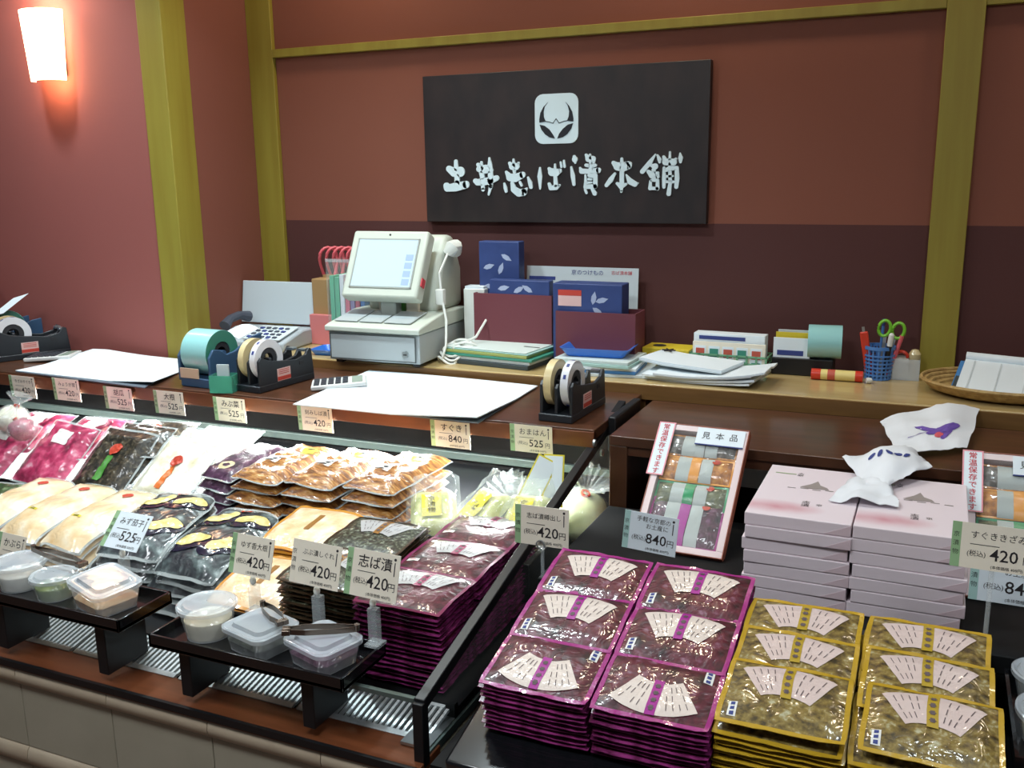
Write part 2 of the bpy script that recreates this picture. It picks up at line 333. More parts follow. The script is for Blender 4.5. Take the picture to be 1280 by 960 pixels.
# tiled base
BX(XL,XR+.005,1.352,2.60,.06,.478).build('tile_backing','grout',t)
def nose(x0,x1,z0,h,d,name,m):
    b = MB(); pts=[(0,0),(-d*.5,.0),(-d*.87,h*.18),(-d,h*.5),(-d*.87,h*.82),(-d*.5,h),(0,h)]
    vs=[(x,y,z) for x in (x0,x1) for y,z in pts]; n=len(pts)
    b.add(vs,[tuple(range(n)),tuple(range(2*n-1,n-1,-1))]+[(i,n+i,n+(i+1)%n,(i+1)%n) for i in range(n)]); return b.mesh(name,m,60)
nm = nose(.001,.274,0,.046,.024,'nose_tile','nose_tile'); bm_ = nose(.001,.274,0,.05,.02,'base_tile','nose_tile')
tl = MB().box(.0012,.2738,0,.012,0,.158).mesh('tile','tile',0)
lt = BX(.0012,.2738,0,.012,0,.165).mesh('lower_tile','tile',0)
for k in range(10):
    x = -1.003-.275*k
    if k == 0:
        nm0, tl0, bm0, lt0 = nose(.001,.212,0,.046,.024,'nose_tile','nose_tile'), BX(.0012,.212,0,.012,0,.158).mesh('tile','tile',0), nose(.001,.212,0,.05,.02,'base_tile','nose_tile'), BX(.0012,.212,0,.012,0,.165).mesh('lower_tile','tile',0)
    else: nm0, tl0, bm0, lt0 = nm, tl, bm_, lt
    put('nose_tile',nm0,t,(x,1.354,.441)); put('face_tile',tl0,t,(x,1.342,.283),bevel=.0015); put('base_tile',bm0,t,(x,1.354,.232)); put('lower_tile',lt0,t,(x,1.345,.065),bevel=.0015)
BX(XL,XR,1.37,2.6,0,.06).build('plinth','black_matte',t)
# right end: black side frame with glass
P0=(1.366,.612); P1=(2.59,.896)
BX(XR-.011,XR+.011,1.355,1.378,.488,.618).build('frame_post','black_satin',t,bevel=.002)
fa = atan2(P1[1]-P0[1],P1[0]-P0[0]); ln = hypot(P1[1]-P0[1],P1[0]-P0[0])
BX(-.011,.011,0,ln,-.012,.012).build('frame_bar','black_satin',t,(XR,P0[0],P0[1]),(fa,0,0),bevel=.002)
MB().add([(XR,1.378,.50),(XR,2.60,.50),(XR,2.59,.885),(XR,1.378,.605)],[(0,1,2,3)]).build('side_glass','glass',t,smooth=0)
BX(XR-.006,XR+.006,1.37,2.6,.488,.505).build('bottom_rail','rail_steel',t)
BX(XR+.012,XR+.035,2.42,2.66,.80,.90).build('hinge_block','black_satin',t,bevel=.004)
for yy,zz in ((2.30,.858),(2.36,.815),(2.52,.84)): MB().cyl(.010,0,.006,12,TR(XR+.012,yy,zz)@RY(pi/2)).build('screw','steel',t)
BX(-.86,XR,1.39,1.50,.502,.508).build('corner_plate','steel',t)
BX(XR-.2,XR-.02,1.378,1.388,.603,.612).build('front_rail','rail_steel',t)
# hidden lamp under the top board
lt_ = thing('case_lamp','white tube lamp fixed under the wooden case top','lamp',(0,0,0))
BX(-3.4,-.86,2.328,2.40,.854,.8615).build('housing','steel',lt_)
MB().cyl(.008,0,2.5,12,TR(-3.38,2.375,.846)@RY(pi/2)).build('tube','lamp_glow',lt_)
for xx,ll in ((-2.75,1.2),(-1.52,1.12)): area(lt_,(xx,2.345,.843),(radians(-25),0,0),ll,.02,CASE_W*ll/1.2,(.95,1.0,.97),180)

# ================================================================== RIGHT UNIT: brown shelf, black table, sloped tray
t = thing('shelf_unit','dark brown wooden shelf unit behind the gift boxes','shelf',(0,0,0))
BX(-.748,1.3,2.31,2.73,.853,.88).build('top_board','wood_brown',t,bevel=.002)
BX(-.748,-.70,2.312,2.73,0,.853).build('side_panel','wood_brown',t,bevel=.002)
BX(-.70,1.3,2.318,2.336,.828,.853).build('apron','wood_brown',t)
BX(-.70,1.3,2.55,2.56,.70,.80).build('inner_strip','paper_grey',t)
BX(-.70,1.3,2.60,2.62,.0,.853).build('back_panel','case_black',t)
t = thing('black_table','black display table under the gift boxes','table',(0,0,0))
BX(-.745,.80,1.80,2.30,.652,.69).build('table_top','black_matte',t,bevel=.003)
BX(-.745,.80,1.30,2.30,0,.545).build('cabinet','black_matte',t)
BX(-.745,.80,1.80,2.28,.545,.652).build('upper_cabinet','black_matte',t)
SL = .215; SA = math.atan(SL)
t = thing('sloped_tray','glossy black sloped tray holding the purple and gold packs','tray',(0,0,0))
BX(-.70,.145,-.075,.47,-.03,0).build('board','black_gloss',t,(0,1.34,.600),(SA,0,0),bevel=.006)
BX(-.69,.135,1.60,1.63,.5455,.62).build('rear_support','black_satin',t); BX(-.69,.135,1.33,1.36,.5455,.567).build('front_support','black_satin',t)
# ================================================================== PICKLE PACKS
rnd = random.Random(7)
def hfun(w, d, t, m, seed, wr):
    """height of a pouch's upper face above its base; seams lie at half the thickness"""
    def h(x, y):
        e = min(w/2-m-abs(x), d/2-m-abs(y))
        p = max(0, min(1, e/(.16*min(w,d)))); p = p*p*(3-2*p)
        nz = noise.noise(Vector((x*26+seed*7.3, y*26, seed)))*.5 + noise.noise(Vector((x*70, y*70+seed*3, seed)))*.3
        return t*.5 + t*.5*p*(1+wr*nz) + t*.10*wr*noise.noise(Vector((x*90, y*90, seed+5)))
    return h
def patch(h, pts_fn, nu, nv, off=.0007):
    def f(u, v):
        x, y = pts_fn(u, v); a, b, c = h.wp(x, y); return (a, b, h(x, y)+off+c)
    return MB().grid(f, nu, nv)
def rectp(x0, x1, y0, y1): return lambda u, v: (x0+(x1-x0)*u, y0+(y1-y0)*v)
def fanp(yc, r0, r1, A): return lambda u, v: ((r0+(r1-r0)*v)*sin((u-.5)*2*A), yc+(r0+(r1-r0)*v)*cos((u-.5)*2*A))
def ovalp(cx, cy, a, b, rot=0):
    def f(u, v):
        th = 2*pi*u; X = a*v*cos(th); Y = b*v*sin(th); return (cx+X*cos(rot)-Y*sin(rot), cy+X*sin(rot)+Y*cos(rot))
    return f
def pouch_parts(w, d, t, m, seed, wr, content, seam, nx=14, ny=10, warp=.0015, droop=0):
    """-> list of (name, mesh, sub-parts) in local coordinates, base at z=0"""
    h = hfun(w, d, t, m, seed, wr); b = MB(); iw, idp = w-2*m, d-2*m
    def wp(x, y):
        p = min(1, abs(x)/(w/2)); q = min(1, abs(y)/(d/2)); c = 1-warp*9*(p*q)**5
        return (x*c+warp*noise.noise(Vector((x*14, y*14, seed+2))), y*c+warp*noise.noise(Vector((x*14+9, y*14, seed+2))), -droop*max(0, -y/(d/2))**2-droop*.3*p**3)
    h.wp = wp
    vs = []; W = nx+1
    for j in range(ny+1):
        for i in range(W): x = -iw/2+iw*i/nx; y = -idp/2+idp*j/ny; c = wp(x, y); vs.append((c[0], c[1], h(x, y)+c[2]))
    k = len(vs)
    for j in range(ny+1):
        for i in range(W): x = -iw/2+iw*i/nx; y = -idp/2+idp*j/ny; c = wp(x, y); vs.append((c[0], c[1], max(0, t-h(x, y))-.0004+c[2]))
    fs = [(j*W+i, j*W+i+1, (j+1)*W+i+1, (j+1)*W+i) for j in range(ny) for i in range(nx)]
    fs += [tuple(k+i for i in f[::-1]) for f in fs]; b.add(vs, fs)
    parts = [('pouch', b.mesh('pouch', content, 80), [])]
    if m > .001:
        s = MB(); n = 10
        def wob(x, y): return t*.5+.0038*noise.noise(Vector((x*30+seed, y*30, seed*2)))
        def ringpt(q, o):     # q in 0..4 round the rectangle, o = 0 outer, 1 inner
            a, bb = (w/2-m*o, d/2-m*o); side = int(q)%4; f = (q-int(q))*2-1
            return [(f*a, -bb), (a, f*bb), (-f*a, bb), (-a, -f*bb)][side]
        N = 4*n; sv = []
        for zo in (.0006, -.0006):
            for o in (0, 1):
                for q in range(N): x, y = ringpt(q/n, o); c = wp(x, y); sv.append((c[0], c[1], wob(x, y)*(1-o)+t*.5*o+zo+c[2]))
        sf = []
        for q in range(N):
            r = (q+1)%N; sf += [(q, r, N+r, N+q), (2*N+q, 3*N+q, 3*N+r, 2*N+r), (q, 2*N+q, 2*N+r, r)]
        s.add(sv, sf); parts.append(('seam', s.mesh('seam', seam, 60), []))
    return parts, h
def fan_label(h, m, band, ink, yc, r0, r1, A, text_on=True):
    lab = patch(h, fanp(yc, r0, r1, A), 20, 8, .0014).mesh('fan_label', m, 80); sub = []
    sub.append(('band', patch(h, rectp(-.0085, .0085, yc+r0-.006, yc+r1+.001), 3, 9, .0021).mesh('band', band, 80)))
    b = MB()
    for a in (-.82, -.66, -.5, -.34, .34, .5, .66, .82):
        for q in range(3):
            if (a*10+q*3) % 4 < 1: continue
            ra = r0+(r1-r0)*(.14+.27*q); rb = ra+(r1-r0)*.19
            f = lambda u, v: ((ra+(rb-ra)*v)*sin(a*A)+(u-.5)*.0014, yc+(ra+(rb-ra)*v)*cos(a*A))
            g = patch(h, f, 1, 3, .0022); b.add(g.v, g.f)
    for q in range(4):
        y0 = yc+r0+(r1-r0)*(.06+.24*q); g = patch(h, rectp(-.0035, .0035, y0, y0+(r1-r0)*.13), 2, 1, .0029); b.add(g.v, g.f)
        g = patch(h, rectp(-.0055, .0055, y0+(r1-r0)*.05, y0+(r1-r0)*.075), 2, 1, .0030); b.add(g.v, g.f)
    lm = b.mesh('lettering', ink, 0); sub.append(('lettering', lm))
    return ('fan_label', lab, sub)
def sticker(h, x, y, w, d, m, ink, n=3):
    b = MB()
    for i in range(n):
        yy = y-d/2+d*(i+.5)/n; g = patch(h, rectp(x-w*.25, x+w*.25, yy-d*.11, yy+d*.11), 2, 1, .0016); b.add(g.v, g.f)
    return ('sticker', patch(h, rectp(x-w/2, x+w/2, y-d/2, y+d/2), 3, 4, .0010).mesh('sticker', m, 80), [('lettering', b.mesh('lettering', ink, 0))])
def spawn(name, parts, loc, rot, label, cat='pack', group=None):
    t = thing(name, label, cat, loc, rot, group); t.rotation_mode = 'ZYX'
    for n, me, sub in parts:
        o = put(n, me, t)
        for sn, sm in sub:
            so = put(sn, sm, o)
            if sn == 'lettering': so['kind'] = 'stuff'
    return t
# pack film materials: contents under shiny plastic, pale ramp stops also paint its white haze
def content(name, ramp, scale=60, bump=.5, bs=70, **k): return mat(name, ramp[0][1], .38, coat=1, coatr=.10, ramp=ramp, scale=scale, detail=4, bump=bump*.55, bscale=bs*.34, **k)
content('wine', [(.3,(26,10,18)),(.46,(72,20,36)),(.6,(98,30,48)),(.78,(150,110,130))], 45)
content('gold_mix', [(.30,(46,38,18)),(.43,(104,86,40)),(.57,(142,122,62)),(.72,(190,188,156))], 75)
content('dark_green', [(.34,(26,28,24)),(.5,(56,60,46)),(.62,(110,118,100)),(.75,(170,180,168))], 110)
content('cream_slices', [(.3,(240,190,140)),(.5,(248,214,170)),(.7,(255,240,214))], 28, .6)
content('peach', [(.3,(226,190,138)),(.5,(240,216,176)),(.72,(252,242,222))], 16, .7, 40)
content('brown_strips', [(.28,(70,38,14)),(.45,(136,82,34)),(.6,(184,128,62)),(.8,(236,214,160))], 30, .8, 50, stretch=(1,4,1))
content('ring_purple', [(.3,(40,22,40)),(.55,(84,50,78)),(.75,(150,120,140))], 40, .6)
content('white_radish', [(.25,(206,196,150)),(.45,(236,232,208)),(.7,(252,252,244))], 22, .8, 45)
content('konbu', [(.3,(14,16,14)),(.5,(44,40,30)),(.66,(84,74,56)),(.8,(150,150,140))], 70, .7)
content('magenta', [(.28,(96,18,48)),(.46,(168,42,84)),(.62,(208,84,122)),(.82,(246,220,230))], 26, .8, 40)
content('aubergine', [(.3,(22,22,34)),(.48,(52,58,62)),(.62,(98,112,112)),(.8,(190,204,204))], 24, .9, 45)
content('leaf_green', [(.3,(26,44,26)),(.5,(60,90,52)),(.75,(170,190,150))], 40, .8)
content('lime_veg', [(.3,(168,176,70)),(.5,(214,214,128)),(.7,(240,240,190))], 20, .7, 40)
content('turnip', [(.3,(176,186,120)),(.55,(206,210,158)),(.8,(232,232,200))], 10, .25, 40)
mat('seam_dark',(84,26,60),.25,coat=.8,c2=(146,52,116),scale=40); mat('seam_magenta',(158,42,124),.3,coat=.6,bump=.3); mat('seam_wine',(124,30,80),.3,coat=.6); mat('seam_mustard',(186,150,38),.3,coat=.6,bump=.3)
mat('seam_orange',(206,142,52),.3,coat=.6); mat('seam_brown',(64,50,36),.3,coat=.6); film('seam_clear',.35,(230,240,240),.12,.5,60)
mat('fan_white',(222,208,198),.45,coat=.9,bump=.5,bscale=55); mat('fan_grey',(184,184,184),.45,coat=.9,bump=.5,bscale=55); mat('fan_pink',(216,196,190),.45,coat=.9,bump=.5,bscale=55)
mat('ink_soft',(96,82,84),.6); mat('band_magenta',(160,30,140),.4); mat('band_mustard',(176,148,40),.4); mat('band_brown',(150,104,44),.4); mat('band_rose',(150,40,88),.4)
mat('label_sheen_white',(232,232,226),.4,coat=.4); mat('label_red',(186,64,44),.4); mat('label_orange',(214,110,40),.4); mat('label_green',(74,138,58),.4); mat('label_yellow',(220,206,60),.4)
mat('cut_yellow',(214,196,110),.35,coat=.8,c2=(232,222,160),scale=40); mat('egg_navy',(34,30,52),.2,coat=1); mat('seed_ring',(206,190,150),.4)

def mk(kind, seed):
    if kind == 'purple':
        p, h = pouch_parts(.197,.152,.0098,.008,seed,.5,'wine','seam_magenta',18,14,.0022,.001)
        full = p+[fan_label(h,'fan_white','band_magenta','ink_soft',-.078,.072,.142,.55), sticker(h,-.075,-.042,.014,.030,'label_sheen_white','ink_blue')]
    elif kind == 'case_purple':
        p, h = pouch_parts(.205,.178,.0110,.008,seed,.5,'wine','seam_wine',18,14,.003,.003)
        full = p+[fan_label(h,'fan_grey','band_rose','ink_soft',-.066,.075,.146,.55), sticker(h,-.075,-.05,.03,.012,'label_sheen_white','ink_red',1)]
    elif kind == 'gold':
        p, h = pouch_parts(.197,.158,.0098,.008,seed,.5,'gold_mix','seam_mustard',18,14,.0022,.0015)
        full = p+[fan_label(h,'fan_pink','band_mustard','ink_soft',-.074,.072,.144,.55), sticker(h,-.075,-.050,.013,.030,'label_sheen_white','ink_blue')]
    elif kind == 'dark':
        p, h = pouch_parts(.20,.17,.0108,.007,seed,.6,'dark_green','seam_brown',16,12,.003,.004)
        full = p+[fan_label(h,'fan_grey','band_brown','ink_soft',-.070,.072,.142,.55)]
    elif kind == 'cream':
        p, h = pouch_parts(.20,.19,.0095,.008,seed,.6,'cream_slices','seam_orange',16,14,.004,.012)
        full = p+[('band', patch(h,rectp(-.008,.008,-.02,.055),2,5,.001).mesh('band','band_brown',80), [])]
    elif kind == 'peach':
        p, h = pouch_parts(.17,.30,.022,.007,seed,.75,'peach','seam_clear',16,22,.009,.035)
        full = p+[('red_mark', patch(h,ovalp(.01,.085,.016,.011,.4),16,4,.0024).mesh('red_mark','label_red',80), []), sticker(h,-.03,-.05,.030,.008,'label_yellow','ink',2)]
    elif kind == 'egg':
        p, h = pouch_parts(.21,.29,.024,.008,seed,.85,'aubergine','seam_clear',18,22,.010,.03); full = list(p)
        for i,(cx,cy,a) in enumerate([(-.045,.06,.5),(.045,.075,.35),(-.04,-.05,.45),(.05,-.04,.55)]):
            skin = patch(h,ovalp(cx,cy,.058,.031,a),24,7,.0026).mesh('aubergine_skin','egg_navy',80)
            cut = patch(h,ovalp(cx+.004,cy+.008,.046,.020,a),24,7,.0044).mesh('cut_face','cut_yellow',80)
            full.append(('aubergine_half', skin, [('cut_face', cut)]))
        full.append(('red_mark', patch(h,ovalp(.0,.115,.016,.009,.3),16,4,.0024).mesh('red_mark','label_red',80), []))
    elif kind == 'brown':
        p, h = pouch_parts(.18,.30,.030,.006,seed,.9,'brown_strips','seam_clear',18,22,.010,.008)
        full = p+[sticker(h,.02,.07,.05,.035,'label_yellow','ink',2), sticker(h,-.03,-.02,.05,.05,'label_sheen_white','ink',3)]
    elif kind == 'ring':
        p, h = pouch_parts(.14,.26,.034,.006,seed,.5,'ring_purple','seam_clear',14,20,.008,.012)
        full = p+[('ring_slice', patch(h,lambda u,v:(.0+(.012+.014*v)*cos(2*pi*u),-.075+(.012+.014*v)*sin(2*pi*u)),18,2,.0012).mesh('ring_slice','seed_ring',80), [])]
    elif kind in ('radish','konbu','magenta','green'):
        c = {'radish':'white_radish','konbu':'konbu','magenta':'magenta','green':'leaf_green'}[kind]
        p, h = pouch_parts(.22,.24,.034,.007,seed,.85,c,'seam_clear',20,20,.003,.0); full = list(p)
        if kind == 'radish': full += [('seal', patch(h,ovalp(0,.02,.022,.020),20,6,.0034).mesh('seal','label_red',80), []), ('label_strip', patch(h,rectp(-.012,.008,-.08,-.0),5,14,.0026).mesh('label_strip','label_orange',80), [])]
        if kind == 'konbu': full += [('seal', patch(h,ovalp(0,.035,.022,.022),20,6,.0034).mesh('seal','label_red',80), []), ('label_strip', patch(h,rectp(-.014,.012,-.075,.01),5,14,.0026).mesh('label_strip','label_green',80), [])]
        if kind == 'magenta': full += [('label_strip', patch(h,rectp(-.035,.03,.03,.08),9,9,.0026).mesh('label_strip','label_sheen_white',80), [])]  # white patch paints a pale reflection on the film, not a paper label
    if kind in ('purple','case_purple'):      # lower packs get a darker seam colour
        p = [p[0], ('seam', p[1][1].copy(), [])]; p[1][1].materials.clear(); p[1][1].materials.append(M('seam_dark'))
    return p, full
PK = {}
def pack(kind, v=0):
    if (kind, v) not in PK: PK[(kind, v)] = mk(kind, v*3.7+len(kind))
    return PK[(kind, v)]
NAMES = dict(purple='purple_pickle_pack', case_purple='purple_pickle_pack', gold='gold_pickle_pack', dark='dark_pickle_pack', cream='cream_pickle_pack', peach='peach_pickle_pack',
             egg='aubergine_pack', brown='brown_pickle_pack', ring='purple_ring_pack', radish='white_radish_pack', konbu='kelp_pack', magenta='magenta_pickle_pack', green='green_pickle_pack')
def jig(a): return rnd.uniform(-a, a)
ORD = ['first','second','third','fourth','fifth','sixth','seventh','eighth','ninth','tenth','eleventh','twelfth','thirteenth','fourteenth','fifteenth','sixteenth','seventeenth']
def pile(kind, x, y, ztop, layers, pitch, tilt=0, rz=0, top_label='', low_label='', group='', j=.003, shift=0, yshift=0, stepz=None):
    """a stack of packs: the top one is told apart, those under it are alike"""
    for k in range(layers):
        top = k == 0
        p, full = pack(kind, k % 3)
        spawn(NAMES[kind], full if top else p, (x+jig(j)*(not top)+shift*k, y+jig(j)*(not top)+yshift*k, ztop-pitch*(k+1)+jig(.0004)), (tilt+jig(.006), jig(.006), rz+jig(.012)*(1+(not top))),
              top_label if top else low_label.replace('#', ORD[k]+' from the top'), 'pickle pack', None if top else group)
# --- right tray: purple packs, two columns of three stacks
rows = ['front','middle','back']
for c, x in enumerate((-.567,-.370)):
    side = ('left','right')[c]
    for r in range(3):
        y = 1.335+.0735+.131*r; zt = .7085+SL*(y-1.34)+.0012*r
        pile('purple', x+.004*c, y, zt, 11, .0090, SA, pi if r == 0 else 0,
             'purple pack with white fan label, top of the %s %s stack on the sloped tray' % (rows[r], side),
             'purple pack, # of the %s %s stack on the sloped tray' % (rows[r], side), 'purple packs in the %s %s tray stack' % (rows[r], side), .003, yshift=.0012)
# --- right tray: gold packs, two columns, the top ones laid like shingles
for c, x in enumerate((-.166,.034)):
    side = ('left','right')[c]
    for r in range(2):
        y = 1.35+.077+.165*r
        for k in range(11):
            p, full = pack('gold', k % 3)
            spawn(NAMES['gold'], p, (x+jig(.0022), y+jig(.002)+.001*k, .700+SL*(y-1.34)-.0090*(k+1)), (SA+jig(.005), jig(.005), jig(.02)),
                  'gold pack, %s below the shingled ones in the %s half of the %s gold stack' % (ORD[k], ('front','back')[r], side), 'pickle pack', 'gold packs in the %s %s gold stack' % (('front','back')[r], side))
    for r in range(3):
        y = 1.352+.077+.098*r
        spawn(NAMES['gold'], pack('gold', r)[1], (x+jig(.003)+.008*(2-r)*c, y, .700+SL*(y-1.34)+.0085*(2-r)-.0060), (SA-.03, 0, jig(.02)-.015*c),
              'gold pack with pink fan label, %s of the three shingled in the %s gold column' % (rows[r], side), 'pickle pack')
# --- display case, front rows
for r in range(3):
    y = 1.520+.089+.172*r
    pile('case_purple', -.942, y, .716+.004*r, 17, .0108, .01, 0, 'wine red pack with grey fan label, top of the %s stack by the side frame' % rows[r],
         'wine red pack, # of the %s stack by the side frame' % rows[r], 'wine red packs in the %s stack of the case' % rows[r], .003, yshift=.0006)
for r in range(2):
    y = 1.545+.085+.172*r
    pile('dark', -1.155, y, .722+.012*r, 17, .0105, .06, 0, 'dark speckled pack with grey fan label, top of the %s dark stack' % ('front','back')[r],
         'dark speckled pack, # of the %s dark stack' % ('front','back')[r], 'dark speckled packs in the %s stack' % ('front','back')[r], .003, yshift=.0008)
for r in range(2):
    y = 1.545+.095+.19*r
    pile('cream', -1.362, y, .652+.062*r, 12, .0092, .20-.04*r, 0, 'cream sliced radish pack with orange edges, top of the %s cream stack' % ('lower front','higher back')[r],
         'cream sliced radish pack, # of the %s cream stack' % ('lower front','higher back')[r], 'cream radish packs in the %s stack' % ('lower front','higher back')[r], .004)
for c, x in enumerate((-1.585,-1.800)):
    pile('egg', x, 1.745+.02*c, .692+.012*c, 5, .0225, .17, .12*c-.05, 'clear pack of halved aubergines, top of the pile %s' % ('beside the cream radish packs','beside the peach packs')[c],
         'clear aubergine pack, # of the pile %s' % ('beside the cream radish packs','beside the peach packs')[c], 'aubergine packs in the pile %s' % ('by the cream packs','by the peach packs')[c], .012, yshift=-.003)
for c, x in enumerate((-2.005,-2.18,-2.355)):
    pile('peach', x, 1.775+.01*c, .690-.006*c, 5, .0215, .10, -.10, 'peach coloured pickle pack with red mark, top of the pile %s' % ('next to the aubergine packs','second from the aubergine packs','third from the aubergine packs')[c],
         'peach coloured pack, # of the %s peach pile' % ('right','middle','left')[c], 'peach coloured packs in the %s pile' % ('right','middle','left')[c], .008)
pile('green', -2.52, 1.80, .655, 3, .034, .15, .1, 'dark green pickle pack on the pile at the far left of the case', 'dark green pickle pack, # of the far left pile', 'dark green packs in the display case')
# --- display case, rear row on the riser step
for c, x in enumerate((-1.275,-1.452,-1.620)):
    pile('brown', x, 2.115-.012*c, .792-.004*c, 5, .0285, .03, -.10, 'brown pickle pack with white label, top of the %s of three brown piles' % ('right','middle','left')[c],
         'brown strip pickle pack, # of the %s brown pile' % ('right','middle','left')[c], 'brown packs in the %s pile' % ('right','middle','left')[c], .012, yshift=-.006)
pile('ring', -1.775, 2.10, .772, 4, .030, .06, -.10, 'dark purple pack with a ring slice, top of the pile beside the brown packs', 'dark purple pack, # of the pile beside the brown packs', 'dark purple packs on the riser step', .006, yshift=-.012)
def lean(kind, x, y, z, tilt, rz, label, v=0): spawn(NAMES[kind], pack(kind, v)[1], (x, y, z), (tilt, 0, rz), label, 'pickle pack')
lean('radish',-1.975,2.040,.712,.62,-.06,'white radish pack with red seal leaning at the front of its row')
lean('radish',-1.965,2.095,.732,.50,-.03,'white radish pack leaning second in its row behind the sealed one',1)
lean('radish',-1.945,2.165,.745,.26,.02,'white radish pack leaning at the back of its row under the lamp',2)
lean('konbu',-2.215,2.035,.712,.70,-.05,'black kelp pack with red seal and green strip leaning beside the radish packs')
lean('konbu',-2.20,2.085,.728,.55,-.02,'black kelp pack leaning behind the one with the green strip',1)
lean('konbu',-2.19,2.155,.752,.20,.09,'black kelp pack lying flat on top of the leaning kelp packs',2)
lean('magenta',-2.45,2.035,.710,.70,-.08,'magenta pickle pack leaning beside the kelp packs')
lean('magenta',-2.43,2.13,.738,.30,.04,'magenta pickle pack lying behind the leaning magenta pack',1)
lean('magenta',-2.69,2.02,.705,.66,-.12,'magenta pickle pack leaning at the far left of the case',2)
lean('magenta',-2.67,2.12,.735,.30,.05,'magenta pickle pack lying at the far left, under the twisted bag',0)
# --- twisted clear bags: produce, gathered film neck, tie
def twist_bag(name, loc, r, m, label, cat, neck=(0,0,1), seed=0, sq=.85, group=None):
    t = thing(name, label, cat, loc, (0,0,0), group); nk = Vector(neck).normalized()
    def f(u, v):
        th = 2*pi*u; ph = pi*v; nz = 1+.10*noise.noise(Vector((cos(th)*1.4+seed, sin(th)*1.4, ph*1.2)))
        return (r*nz*sin(ph)*cos(th), r*nz*sin(ph)*sin(th), r*sq-r*sq*nz*cos(ph))
    MB().grid(f, 20, 12).build('vegetable', m, t, smooth=80)
    def g(u, v):
        th = 2*pi*u; ph = pi*v; nz = 1.09+.10*noise.noise(Vector((cos(th)*4+seed, sin(th)*4, ph*4)))
        return (r*nz*sin(ph)*cos(th), r*nz*sin(ph)*sin(th), max(.001, r*sq-r*sq*nz*cos(ph)))
    MB().grid(g, 26, 16).build('film_bag','clear_film',t,smooth=80)
    q = nk.to_track_quat('Z','Y').to_matrix().to_4x4(); T = TR(*(Vector((0,0,r*sq))+nk*r*.92))@q
    def fr(u, v):
        a = 2*pi*u; rr = r*(.12+.62*v**1.3)*(1+.12*(1 if int(u*32)%2 else -1)*v); return tuple((rr*cos(a), rr*sin(a), r*.75*v))
    MB().grid(fr, 32, 5, T).build('gathered_neck','clear_film',t,smooth=20)
    MB().ring(r*.11,r*.17,-.004,.004,16,T).build('tie','label_red',t)
    return t
twist_bag('turnip_bag',(-.885,2.44,.526),.085,'turnip','round pale green turnip in a tied clear bag, rightmost in the case','turnip bag',(.4,-.2,.9),1)
twist_bag('turnip_bag',(-.985,2.30,.652-.126),.088,'turnip','round pale turnip in a tied clear bag, behind the two yellow cards','turnip bag',(-.3,-.4,.9),2)
twist_bag('radish_bag',(-2.67,2.06,.765),.05,'white_radish','white radish bunch in a twisted clear bag on the magenta packs','pickle bag',(.3,.2,.9),5)
twist_bag('radish_bag',(-2.55,2.00,.765),.042,'magenta','pink pickle bunch in a twisted clear bag on the magenta packs','pickle bag',(-.5,-.2,.8),6)
def veg_bag(loc, rz, tilt, label, seed, wide=.125):
    t = thing('vegetable_bag', label, 'pickle bag', loc, (tilt,0,rz))
    p, h = pouch_parts(wide,.17,.05,.004,seed,.5,'lime_veg','seam_clear',12,12)
    put('vegetable', p[0][1], t)
    hb = lambda u,v: (-wide*.56+wide*1.12*u, -.10+.24*v, h((u-.5)*wide*.9,(v-.5)*.15)*1.12+.004+.008*noise.noise(Vector((u*9,v*9,seed))))
    MB().grid(hb, 18, 18).build('film_bag','clear_film',t,smooth=60)
    lb = patch(h, rectp(-.03,.02,-.045,.045),3,5,.008).build('sticker','label_yellow',t)
    x = text('京\n漬\n物',.022,'ink',lb,(-.005,0,.058)); 
veg_bag((-1.12,2.02,.69),.5,.35,'clear bag of yellow green pickles beside the brown packs',3)
veg_bag((-1.00,2.07,.69),-.35,.45,'clear bag of yellow green pickles with yellow sticker in the middle of three',4)
veg_bag((-.895,2.09,.685),.2,.4,'clear bag of yellow green pickles nearest the side glass',5)
for x,y,rz,ro,lab in [(-.925,2.16,.15,-.42,'white card with yellow edge leaning to the right above the turnips'),(-.855,2.17,-.05,.06,'upright white card with yellow edge above the turnips, beside the side frame')]:
    t = thing('edged_card',lab,'card',(x,y,.715),(radians(78),0,rz)); t.rotation_euler = (Matrix.Rotation(rz,3,'Z') @ Matrix.Rotation(radians(76),3,'X') @ Matrix.Rotation(ro,3,'Z')).to_euler()
    BX(-.029,.029,0,.135,-.001,.001).build('card','label_yellow',t); BX(-.025,.025,.004,.131,.001,.0018).build('face','paper',t)
